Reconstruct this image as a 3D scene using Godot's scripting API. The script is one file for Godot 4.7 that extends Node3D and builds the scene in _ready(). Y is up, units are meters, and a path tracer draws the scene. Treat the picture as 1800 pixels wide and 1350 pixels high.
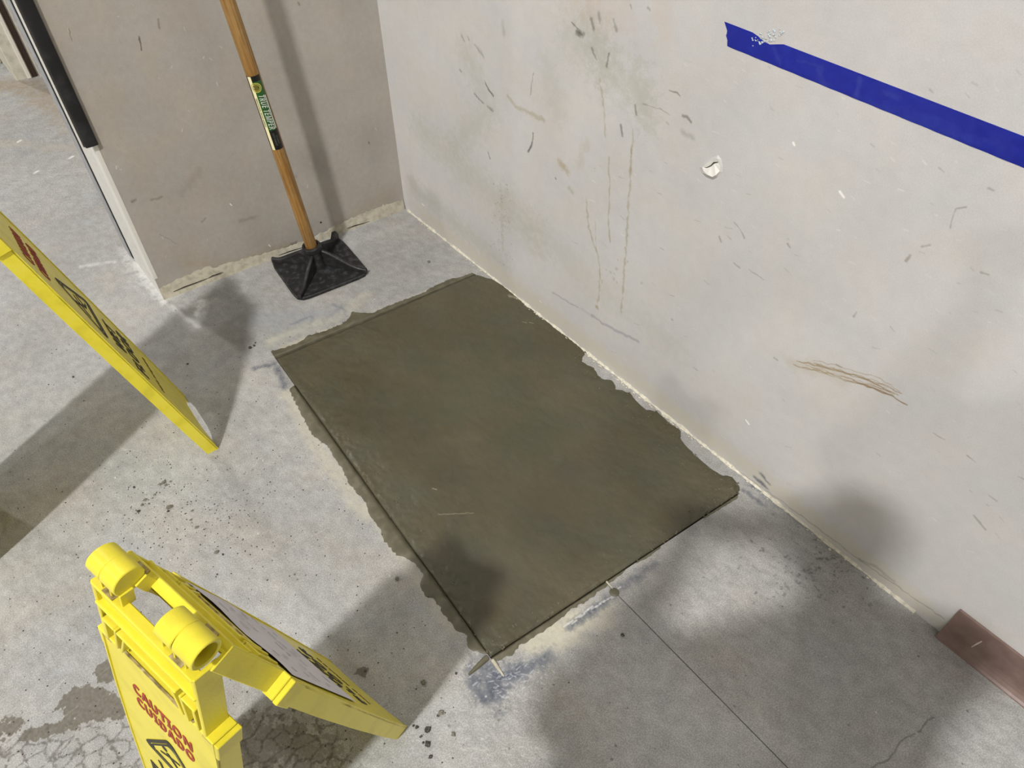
extends Node3D
# A wet concrete floor patch in the corner of two painted walls, with a hand tamper and two yellow floor signs.
# World: the right wall is the plane x = 0, the left wall lies along z = 0, the floor is y = 0.

const CAM: Vector3 = Vector3(-1.153676, 1.55, 2.082188)
const AX := Vector3(0.777906, -0.009702, 0.628306)      # camera right
const AY := Vector3(-0.463976, -0.683187, 0.563898)     # camera down
const AZ := Vector3(0.42378, -0.730179, -0.535957)      # camera forward
const FOCAL := 1300.0
const LEFT_A := Vector3(-0.888, 0, -0.067)              # free end of the left wall at the floor
const LAMP_KEY := Vector3(-5.6, 8.5, 4.0)              # the high bay that throws the sign and tamper shadows
const LAMP_BACK := Vector3(-2.9, 8.5, -8.6)            # the high bay behind the left wall
const LAMP_FILL := [Vector3(-13.0, 8.5, 4.0), Vector3(-12.0, 8.5, -8.6), Vector3(-5.6, 8.5, 13.6), Vector3(-13.0, 8.5, 13.6)]  # unseen lamps added as fill, to brighten the right wall and the shadows

var rng := RandomNumberGenerator.new()
var grain := PackedByteArray()                          # 512 x 512 tile of fine noise for ragged edges
var blot := PackedByteArray()                           # 512 x 512 tile of coarser noise


func _ready() -> void:
	rng.seed = 71
	var cam := Camera3D.new(); cam.name = "camera"; cam.keep_aspect = Camera3D.KEEP_HEIGHT
	cam.transform = Transform3D(Basis(AX, -AY, -AZ), CAM)
	cam.fov = 54.8795; cam.near = 0.05; cam.far = 60.0
	add_child(cam); cam.current = true
	var env := Environment.new()
	env.background_mode = Environment.BG_COLOR; env.background_color = Color(0, 0, 0)
	env.tonemap_mode = Environment.TONE_MAPPER_LINEAR; env.tonemap_exposure = 1.76
	env.sdfgi_enabled = true; env.ssao_enabled = true; env.ssil_enabled = true
	var we := WorldEnvironment.new(); we.name = "world_environment"; we.environment = env; add_child(we)
	high_bay(LAMP_KEY, 88.0, "round high bay lamp over the signs, nearest to the viewpoint")
	high_bay(LAMP_BACK, 32.0, "round high bay lamp beyond the free end of the left wall")
	for i in 4:
		high_bay(LAMP_FILL[i], [30.0, 24.0, 20.0, 20.0][i], ["added unseen fill lamp far off on the left of the hall", "added unseen fill lamp in the far left corner of the hall", "added unseen fill lamp behind the viewpoint, nearer the right wall", "added unseen fill lamp in the hall corner behind left"][i])
	make_noise_tiles()
	make_materials()
	build_floor()
	build_walls()
	build_patch()
	build_tamper()
	build_signs()
	build_tape()
	build_guard()
	build_base()
	build_debris()
	build_person()


# ---------------------------------------------------------------- places
func ray(x: float, y: float) -> Vector3:
	return AX * ((x - 900.0) / FOCAL) + AY * ((y - 675.0) / FOCAL) + AZ

func F(x: float, y: float, h := 0.0) -> Vector3:          # where the photo's pixel meets the level h
	var d := ray(x, y)
	return CAM + d * ((h - CAM.y) / d.y)

func W(x: float, y: float, off := 0.0) -> Vector3:        # on the right wall
	var d := ray(x, y)
	return CAM + d * ((-off - CAM.x) / d.x)

func Zp(x: float, y: float, z: float) -> Vector3:         # on a plane of constant z
	var d := ray(x, y)
	return CAM + d * ((z - CAM.z) / d.z)

func LW(x: float, y: float, off := 0.0) -> Vector3:       # on the left wall
	var n := left_normal()
	var d := ray(x, y)
	return CAM + d * ((off - CAM.dot(n)) / d.dot(n))

func left_normal() -> Vector3:
	return Vector3(LEFT_A.z, 0, -LEFT_A.x).normalized() * (1.0 if -LEFT_A.x > 0 else -1.0)


# ---------------------------------------------------------------- mesh building
class MB:
	var v := PackedVector3Array()
	var n := PackedVector3Array()
	var uv := PackedVector2Array()
	var xf := Transform3D()

	func tri(a: Vector3, b: Vector3, c: Vector3, na: Vector3, nb: Vector3, nc: Vector3, ua := Vector2(), ub := Vector2(), uc := Vector2()) -> void:
		var nm := xf.basis.inverse().transposed()
		var p := [xf * a, xf * b, xf * c]
		var q := [(nm * na).normalized(), (nm * nb).normalized(), (nm * nc).normalized()]
		var t := [ua, ub, uc]
		var face: Vector3 = (p[1] - p[0]).cross(p[2] - p[0])
		var order := [0, 2, 1] if face.dot(q[0] + q[1] + q[2]) > 0.0 else [0, 1, 2]
		for i in order:
			v.append(p[i]); n.append(q[i]); uv.append(t[i])

	func quad(a: Vector3, b: Vector3, c: Vector3, d: Vector3, nn: Vector3, ua := Vector2(), ub := Vector2(), uc := Vector2(), ud := Vector2()) -> void:
		tri(a, b, c, nn, nn, nn, ua, ub, uc); tri(a, c, d, nn, nn, nn, ua, uc, ud)

	func flat(a: Vector3, b: Vector3, c: Vector3, d: Vector3, away: Vector3) -> void:   # a flat quad that faces away from a point inside
		var nn := (c - a).cross(d - b)
		if nn.dot((a + b + c + d) * 0.25 - away) < 0.0:
			nn = -nn
		quad(a, b, c, d, nn.normalized())

	func box(at: Vector3, size: Vector3, bevel := 0.002, basis := Basis()) -> void:
		var h := size * 0.5
		var b := minf(bevel, minf(h.x, minf(h.y, h.z)) * 0.45)
		var p := func(sx: float, sy: float, sz: float, axis: int) -> Vector3:
			var q := Vector3(sx * (h.x - (0.0 if axis == 0 else b)), sy * (h.y - (0.0 if axis == 1 else b)), sz * (h.z - (0.0 if axis == 2 else b)))
			return at + basis * q
		for s in [-1.0, 1.0]:
			flat(p.call(s, -1, -1, 0), p.call(s, 1, -1, 0), p.call(s, 1, 1, 0), p.call(s, -1, 1, 0), at)
			flat(p.call(-1, s, -1, 1), p.call(1, s, -1, 1), p.call(1, s, 1, 1), p.call(-1, s, 1, 1), at)
			flat(p.call(-1, -1, s, 2), p.call(1, -1, s, 2), p.call(1, 1, s, 2), p.call(-1, 1, s, 2), at)
			for t in [-1.0, 1.0]:
				flat(p.call(s, t, -1, 0), p.call(s, t, 1, 0), p.call(s, t, 1, 1), p.call(s, t, -1, 1), at)
				flat(p.call(s, -1, t, 0), p.call(s, 1, t, 0), p.call(s, 1, t, 2), p.call(s, -1, t, 2), at)
				flat(p.call(-1, s, t, 1), p.call(1, s, t, 1), p.call(1, s, t, 2), p.call(-1, s, t, 2), at)
				for r in [-1.0, 1.0]:
					var a: Vector3 = p.call(s, t, r, 0)
					var nn := (basis * Vector3(s, t, r)).normalized()
					tri(a, p.call(s, t, r, 1), p.call(s, t, r, 2), nn, nn, nn)

	func prism(pts: PackedVector2Array, w0: float, w1: float) -> void:      # an outline in x, y drawn out along z
		var idx := Geometry2D.triangulate_polygon(pts)
		for k in range(0, idx.size(), 3):
			for w in [w0, w1]:
				var nn := Vector3(0, 0, signf(w - (w0 + w1) * 0.5))
				var a := pts[idx[k]]; var b := pts[idx[k + 1]]; var c := pts[idx[k + 2]]
				tri(Vector3(a.x, a.y, w), Vector3(b.x, b.y, w), Vector3(c.x, c.y, w), nn, nn, nn)
		var turn := -1.0 if Geometry2D.is_polygon_clockwise(pts) else 1.0
		for i in pts.size():
			var a := pts[i]; var b := pts[(i + 1) % pts.size()]
			var e := (b - a).normalized()
			quad(Vector3(a.x, a.y, w0), Vector3(b.x, b.y, w0), Vector3(b.x, b.y, w1), Vector3(a.x, a.y, w1), Vector3(e.y, -e.x, 0) * turn)

	func tube(pts: PackedVector3Array, radii: PackedFloat32Array, sides := 16, caps := true, lobe := 0.0) -> void:
		var rings := []
		var along := 0.0
		for i in pts.size():
			var d := (pts[mini(i + 1, pts.size() - 1)] - pts[maxi(i - 1, 0)]).normalized()
			var x := d.cross(Vector3.UP if absf(d.y) < 0.9 else Vector3.RIGHT).normalized()
			var y := d.cross(x)
			if i > 0:
				along += pts[i].distance_to(pts[i - 1])
			var ring := []
			for k in sides + 1:
				var t := TAU * k / sides
				var nn := x * cos(t) + y * sin(t)
				ring.append([pts[i] + nn * radii[i] * (1.0 + lobe * cos(6.0 * t)), nn, Vector2(float(k) / sides, along)])
			rings.append(ring)
			if caps and (i == 0 or i == pts.size() - 1):
				var cn := -d if i == 0 else d
				for k in sides:
					tri(pts[i], ring[k][0], ring[k + 1][0], cn, cn, cn)
		for i in pts.size() - 1:
			for k in sides:
				var a = rings[i][k]; var b = rings[i][k + 1]; var c = rings[i + 1][k + 1]; var d2 = rings[i + 1][k]
				tri(a[0], b[0], c[0], a[1], b[1], c[1], a[2], b[2], c[2]); tri(a[0], c[0], d2[0], a[1], c[1], d2[1], a[2], c[2], d2[2])

	func lathe(prof: PackedVector2Array, sides := 32) -> void:               # radius, height about y
		for i in prof.size() - 1:
			var a := prof[i]; var b := prof[i + 1]
			var e := (b - a).normalized()
			for k in sides:
				var t0 := TAU * k / sides; var t1 := TAU * (k + 1) / sides
				var c0 := Vector3(cos(t0), 0, sin(t0)); var c1 := Vector3(cos(t1), 0, sin(t1))
				var up := Vector3(0, 1, 0)
				var n0 := c0 * e.y - up * e.x; var n1 := c1 * e.y - up * e.x
				tri(c0 * a.x + up * a.y, c1 * a.x + up * a.y, c1 * b.x + up * b.y, n0, n1, n1)
				tri(c0 * a.x + up * a.y, c1 * b.x + up * b.y, c0 * b.x + up * b.y, n0, n1, n0)

	func lump(at: Vector3, size: Vector3, r: RandomNumberGenerator, rough := 0.25) -> void:   # a small stone or crumb
		var ph := [r.randf() * 9.0, r.randf() * 9.0, r.randf() * 9.0]
		var p := func(i: int, k: int) -> Vector3:
			var th := PI * i / 5.0; var f := TAU * k / 8.0
			var d := Vector3(sin(th) * cos(f), cos(th), sin(th) * sin(f))
			var w: float = 1.0 + rough * (sin(d.x * 4.0 + ph[0]) + sin(d.y * 5.0 + ph[1]) + sin(d.z * 4.5 + ph[2])) / 2.0
			return at + d * w * size * 0.5
		for i in 5:
			for k in 8:
				flat_any(p.call(i, k), p.call(i, k + 1), p.call(i + 1, k + 1), p.call(i + 1, k), at)

	func flat_any(a: Vector3, b: Vector3, c: Vector3, d: Vector3, away: Vector3) -> void:
		for t in [[a, b, c], [a, c, d]]:
			var nn: Vector3 = (t[1] - t[0]).cross(t[2] - t[0])
			if nn.length_squared() < 1e-20:
				continue
			if nn.dot((t[0] + t[1] + t[2]) / 3.0 - away) < 0.0:
				nn = -nn
			nn = nn.normalized()
			tri(t[0], t[1], t[2], nn, nn, nn)

	func grid(nx: int, ny: int, f: Callable, up: Vector3, uvf = null) -> void:   # a smooth sheet from a function of two indices
		var p := PackedVector3Array(); p.resize((nx + 1) * (ny + 1))
		for j in ny + 1:
			for i in nx + 1:
				p[j * (nx + 1) + i] = f.call(i, j)
		var q := PackedVector3Array(); q.resize(p.size())
		for j in ny + 1:
			for i in nx + 1:
				var dx := p[j * (nx + 1) + mini(i + 1, nx)] - p[j * (nx + 1) + maxi(i - 1, 0)]
				var dy := p[mini(j + 1, ny) * (nx + 1) + i] - p[maxi(j - 1, 0) * (nx + 1) + i]
				var nn := dx.cross(dy).normalized()
				q[j * (nx + 1) + i] = nn if nn.dot(up) > 0.0 else -nn
		for j in ny:
			for i in nx:
				var a := j * (nx + 1) + i; var b := a + 1; var c := a + nx + 2; var d := a + nx + 1
				var t := [Vector2(), Vector2(), Vector2(), Vector2()]
				if uvf != null:
					t = [uvf.call(p[a]), uvf.call(p[b]), uvf.call(p[c]), uvf.call(p[d])]
				tri(p[a], p[b], p[c], q[a], q[b], q[c], t[0], t[1], t[2]); tri(p[a], p[c], p[d], q[a], q[c], q[d], t[0], t[2], t[3])

	func text(s: String, font: Font, at: Vector2, width: float, height: float, depth := 0.0008, slant := 0.0) -> void:   # lettering in x, y, from its lower left corner
		var tm := TextMesh.new()
		tm.text = s; tm.font = font; tm.font_size = 64; tm.pixel_size = 0.01; tm.depth = 0.02; tm.curve_step = 1.0
		var arr := tm.get_mesh_arrays()
		var bb := tm.get_aabb()
		var pv: PackedVector3Array = arr[Mesh.ARRAY_VERTEX]; var pn: PackedVector3Array = arr[Mesh.ARRAY_NORMAL]
		var ix: PackedInt32Array = arr[Mesh.ARRAY_INDEX]
		var put := func(k: int) -> Vector3:
			var q := pv[k] - bb.position
			var yy := q.y / bb.size.y
			return Vector3(at.x + q.x / bb.size.x * width + slant * yy * height, at.y + yy * height, (q.z / maxf(bb.size.z, 1e-6)) * depth)
		for k in range(0, ix.size(), 3):
			tri(put.call(ix[k]), put.call(ix[k + 1]), put.call(ix[k + 2]), pn[ix[k]], pn[ix[k + 1]], pn[ix[k + 2]])

	func mesh() -> ArrayMesh:
		var a := []; a.resize(Mesh.ARRAY_MAX)
		a[Mesh.ARRAY_VERTEX] = v; a[Mesh.ARRAY_NORMAL] = n; a[Mesh.ARRAY_TEX_UV] = uv
		var m := ArrayMesh.new(); m.add_surface_from_arrays(Mesh.PRIMITIVE_TRIANGLES, a)
		return m


func obj(called: String, mb: MB, mat: Material, parent: Node = null) -> MeshInstance3D:
	var o := MeshInstance3D.new(); o.name = called; o.mesh = mb.mesh(); o.material_override = mat
	(parent if parent else self).add_child(o, true)
	return o

var taken := {}
func numbered(called: String) -> String:
	var k: int = taken.get(called, 0)
	taken[called] = k + 1
	return called if k == 0 else "%s_%03d" % [called, k]

func thing(called: String, label: String, category: String, at := Vector3.ZERO, group := "") -> Node3D:
	var o := Node3D.new(); o.name = numbered(called); add_child(o); o.position = at
	return tag(o, label, category, group)

func tag(o: Node3D, label: String, category: String, group := "") -> Node3D:
	o.set_meta("label", label); o.set_meta("category", category)
	if group:
		o.set_meta("group", group)
	return o

func struct(called: String, label: String, category: String) -> Node3D:
	var o := Node3D.new(); o.name = called; add_child(o)
	o.set_meta("kind", "structure")
	return tag(o, label, category)


# ---------------------------------------------------------------- lamps
func high_bay(at: Vector3, power: float, label: String) -> void:
	var t := thing("high_bay_lamp", label, "lamp", at, "high bay lamps under the hall ceiling")
	var m := MB.new()
	var big := Transform3D(Basis().scaled(Vector3.ONE * 1.35), Vector3.ZERO)
	m.xf = big
	m.lathe(PackedVector2Array([Vector2(0.0, 0.30), Vector2(0.05, 0.30), Vector2(0.06, 0.2), Vector2(0.12, 0.18), Vector2(0.15, 0.1), Vector2(0.2, 0.03), Vector2(0.2, 0.0), Vector2(0.185, 0.0), Vector2(0.18, 0.03), Vector2(0.0, 0.03)]))
	obj("housing", m, plain(Color(0.16, 0.16, 0.17), 0.5), t)
	m = MB.new()
	m.tube(PackedVector3Array([Vector3(0, 0.3, 0), Vector3(0, 1.0, 0)]), PackedFloat32Array([0.008, 0.008]), 8)
	obj("hanger", m, plain(Color(0.3, 0.3, 0.3), 0.4), t)
	m = MB.new()
	m.xf = big
	m.lathe(PackedVector2Array([Vector2(0.0, 0.024), Vector2(0.178, 0.024), Vector2(0.178, 0.012), Vector2(0.0, 0.012)]))
	var g := plain(Color(0.9, 0.9, 0.88), 0.6)
	g.emission_enabled = true; g.emission = Color(1.0, 0.97, 0.92); g.emission_energy_multiplier = 3.0
	obj("lamp_lens", m, g, t)
	var l := SpotLight3D.new(); l.name = "lamp_light"
	l.light_color = Color(1.0, 0.99, 0.98); l.light_energy = power; l.light_size = 0.24
	l.spot_angle = 80.0; l.spot_angle_attenuation = 0.35; l.spot_range = 40.0; l.spot_attenuation = 2.0; l.shadow_enabled = true
	l.rotation = Vector3(-PI / 2, 0, 0); l.position = Vector3(0, -0.01, 0)
	t.add_child(l)


# ---------------------------------------------------------------- colour and texture
func plain(c: Color, rough: float, metal := 0.0) -> StandardMaterial3D:
	var m := StandardMaterial3D.new()
	m.albedo_color = c; m.roughness = rough; m.metallic = metal
	return m

func noise(freq: float, octaves: int, s: int, kind := FastNoiseLite.TYPE_SIMPLEX_SMOOTH) -> FastNoiseLite:
	var f := FastNoiseLite.new()
	f.noise_type = kind; f.frequency = freq; f.seed = s
	f.fractal_type = FastNoiseLite.FRACTAL_FBM if octaves > 1 else FastNoiseLite.FRACTAL_NONE
	f.fractal_octaves = octaves
	return f

func noise_bytes(f: FastNoiseLite, w: int, h: int, seamless := false) -> PackedByteArray:
	var im := f.get_seamless_image(w, h) if seamless else f.get_image(w, h)
	im.convert(Image.FORMAT_L8)
	return im.get_data()

func make_noise_tiles() -> void:
	grain = noise_bytes(noise(0.16, 3, 5), 512, 512, true)
	blot = noise_bytes(noise(0.022, 4, 9), 512, 512, true)

func tex(im: Image) -> ImageTexture:
	im.generate_mipmaps()
	return ImageTexture.create_from_image(im)

func relief(freq: float, octaves: int, s: int, bump: float) -> NoiseTexture2D:
	var t := NoiseTexture2D.new()
	t.width = 512; t.height = 512; t.seamless = true; t.as_normal_map = true; t.bump_strength = bump
	t.noise = noise(freq, octaves, s)
	return t

class Painter:
	var w: int
	var h: int
	var d := PackedByteArray()
	var g: PackedByteArray
	var b: PackedByteArray
	var map: Callable                                    # photo pixel -> texture pixel
	var wobble := true

	func image() -> Image:
		return Image.create_from_data(w, h, false, Image.FORMAT_RGB8, d)

	func put(i: int, c: Color, a: float) -> void:
		d[i] = int(lerpf(d[i], c.r8, a)); d[i + 1] = int(lerpf(d[i + 1], c.g8, a)); d[i + 2] = int(lerpf(d[i + 2], c.b8, a))

	# a worn or ragged stroke along points given in photo pixels; size in texture pixels
	func stroke(pts: Array, size: float, c: Color, alpha: float, edge := 0.5, rough := 0.8, thin := 0.5) -> void:
		var q := PackedVector2Array()
		for p in pts:
			var m: Vector2 = map.call(p)
			if q.size() and wobble:
				var a := q[-1]
				var len := a.distance_to(m)
				var n := clampi(int(len / 7.0), 0, 24)
				var side := Vector2(-(m - a).y, (m - a).x).normalized()
				for k in range(1, n):
					var hsh := fposmod(sin((a.x + k * 7.3) * 12.99 + a.y * 78.2) * 43758.5, 1.0) - 0.5
					q.append(a.lerp(m, float(k) / n) + side * hsh * minf(len * 0.12, 4.0))
			q.append(m)
		draw(q, size, c, alpha, edge, rough, thin)

	func draw(q: PackedVector2Array, size: float, c: Color, alpha: float, edge: float, rough: float, thin: float) -> void:
		var lo := q[0]; var hi := q[0]
		for p in q:
			lo = lo.min(p); hi = hi.max(p)
		var r := size * 1.6 + 1.0
		for y in range(maxi(0, int(lo.y - r)), mini(h - 1, int(hi.y + r)) + 1):
			for x in range(maxi(0, int(lo.x - r)), mini(w - 1, int(hi.x + r)) + 1):
				var p := Vector2(x, y)
				var best := 1e9
				if q.size() == 1:
					best = p.distance_to(q[0])
				for k in q.size() - 1:
					best = minf(best, p.distance_to(Geometry2D.get_closest_point_to_segment(p, q[k], q[k + 1])))
				var t := best / size
				if t > 1.6:
					continue
				var n1 := b[((y * 2) & 511) * 512 + ((x * 2) & 511)] / 255.0
				var n2 := g[(y & 511) * 512 + (x & 511)] / 255.0
				t += ((n1 - 0.5) * 0.9 + (n2 - 0.5) * 0.7) * rough
				if t < 1.0:
					put((y * w + x) * 3, c, alpha * clampf((1.0 - t) / edge, 0.0, 1.0) * lerpf(1.0, n2 * 1.6, thin) if thin > 0.0 else alpha * clampf((1.0 - t) / edge, 0.0, 1.0))

	func craze(pts: Array, f: FastNoiseLite, c: Color, alpha: float) -> void:
		var q := PackedVector2Array()
		for k in pts:
			q.append(map.call(k))
		var lo := q[0]; var hi := q[0]
		for k in q:
			lo = lo.min(k); hi = hi.max(k)
		for y in range(maxi(0, int(lo.y)), mini(h - 1, int(hi.y)) + 1):
			for x in range(maxi(0, int(lo.x)), mini(w - 1, int(hi.x)) + 1):
				var n1 := b[((y * 3) & 511) * 512 + ((x * 3) & 511)] / 255.0 - 0.5
				if not Geometry2D.is_point_in_polygon(Vector2(x + n1 * 50.0, y - n1 * 50.0), q):
					continue
				var e := f.get_noise_2d(x, y * 1.3) + 1.0
				var n2 := g[(y & 511) * 512 + (x & 511)] / 255.0
				var a := clampf((0.16 - e) / 0.12, 0.0, 1.0) * n2 * 1.5
				if a > 0.02:
					put((y * w + x) * 3, c, minf(1.0, a) * alpha)

	func fill(pts: Array, c: Color, alpha: float, ragged: float, thin := 0.3) -> void:   # a stain with an outline
		var q := PackedVector2Array()
		for p in pts:
			q.append(map.call(p))
		var lo := q[0]; var hi := q[0]
		for p in q:
			lo = lo.min(p); hi = hi.max(p)
		for y in range(maxi(0, int(lo.y - ragged)), mini(h - 1, int(hi.y + ragged)) + 1):
			for x in range(maxi(0, int(lo.x - ragged)), mini(w - 1, int(hi.x + ragged)) + 1):
				var n1 := b[((y * 3) & 511) * 512 + ((x * 3) & 511)] / 255.0 - 0.5
				var n2 := g[(y & 511) * 512 + (x & 511)] / 255.0
				var n3 := g[((y + 200) & 511) * 512 + ((x + 90) & 511)] / 255.0
				if Geometry2D.is_point_in_polygon(Vector2(x + (n1 * 2.0 + n2 - 0.5) * ragged, y + (n1 * -1.6 + n3 - 0.5) * ragged), q):
					put((y * w + x) * 3, c, alpha * lerpf(1.0, n2 * 1.7, thin))

func ground(w: int, h: int, base: Color, big: float, mid: float, fine: float, tint: float, s: int, sx := 1.0) -> Painter:
	var p := Painter.new()
	p.w = w; p.h = h; p.g = grain; p.b = blot
	p.d.resize(w * h * 3)
	var n1 := noise_bytes(noise(0.0032, 5, s), w, h)
	var n2 := noise_bytes(noise(0.035 * sx, 3, s + 1), w, h)
	var n3 := noise_bytes(noise(0.55, 2, s + 2), w, h)
	var n4 := noise_bytes(noise(0.006, 3, s + 3), w, h)
	var r0 := base.r8; var g0 := base.g8; var b0 := base.b8
	for i in w * h:
		var k := (n1[i] - 128) * big + (n2[i] - 128) * mid + (n3[i] - 128) * fine
		var t := (n4[i] - 128) * tint
		p.d[i * 3] = clampi(int(r0 + k + t), 0, 255)
		p.d[i * 3 + 1] = clampi(int(g0 + k), 0, 255)
		p.d[i * 3 + 2] = clampi(int(b0 + k - t), 0, 255)
	return p

var mat_floor: StandardMaterial3D
var mat_wet: StandardMaterial3D
var mat_smear: StandardMaterial3D
var mat_wall: StandardMaterial3D
var mat_left: StandardMaterial3D
var mat_plaster: StandardMaterial3D
var mat_pale: StandardMaterial3D
var mat_yellow: StandardMaterial3D
var mat_yellow_dirty: StandardMaterial3D
var mat_red: StandardMaterial3D
var mat_black: StandardMaterial3D
var mat_iron: StandardMaterial3D
var mat_grey: StandardMaterial3D
var mat_crumb: StandardMaterial3D
var mat_crumb_dark: StandardMaterial3D

const FX0 := -2.3
const FX1 := 0.1
const FZ0 := -0.75
const FZ1 := 2.65
func floor_uv(p: Vector3) -> Vector2:                     # mirrored beyond the painted field
	var u := (p.x - FX0) / (FX1 - FX0); var v := (p.z - FZ0) / (FZ1 - FZ0)
	return Vector2(u, v)

func speckled(base: Color, span: float, freq: float, s: int, rough: float) -> StandardMaterial3D:
	var m := plain(Color.WHITE, rough)
	var t := NoiseTexture2D.new()
	t.width = 512; t.height = 512; t.seamless = true; t.noise = noise(freq, 4, s)
	var r := Gradient.new()
	r.offsets = PackedFloat32Array([0.2, 0.5, 0.8]); r.colors = PackedColorArray([base.darkened(span), base, base.lightened(span)])
	t.color_ramp = r
	m.albedo_texture = t
	m.uv1_triplanar = true; m.uv1_world_triplanar = true; m.uv1_scale = Vector3.ONE * 2.2
	return m

func make_materials() -> void:
	mat_plaster = speckled(Color8(214, 209, 190), 0.14, 0.05, 31, 0.9)
	mat_plaster.normal_enabled = true; mat_plaster.normal_texture = relief(0.08, 4, 61, 6.0)
	mat_pale = speckled(Color8(176, 170, 152), 0.12, 0.03, 32, 0.9)
	mat_grey = speckled(Color8(150, 152, 155), 0.08, 0.02, 33, 0.45)
	mat_crumb = speckled(Color8(112, 108, 96), 0.25, 0.2, 34, 0.95)
	mat_crumb_dark = speckled(Color8(58, 55, 49), 0.25, 0.2, 35, 0.9)
	mat_red = plain(Color8(150, 52, 40), 0.6)
	mat_black = plain(Color8(38, 34, 24), 0.6)
	mat_yellow = speckled(Color8(222, 208, 56), 0.06, 0.012, 36, 0.36)
	mat_yellow.normal_enabled = true; mat_yellow.normal_texture = relief(0.25, 2, 62, 0.6); mat_yellow.normal_scale = 0.25
	mat_yellow_dirty = speckled(Color8(160, 140, 84), 0.35, 0.06, 37, 0.8)
	mat_iron = speckled(Color8(27, 27, 28), 0.14, 0.03, 38, 0.5)
	mat_iron.normal_enabled = true; mat_iron.normal_texture = relief(0.12, 4, 63, 4.0); mat_iron.normal_scale = 0.08


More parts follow.
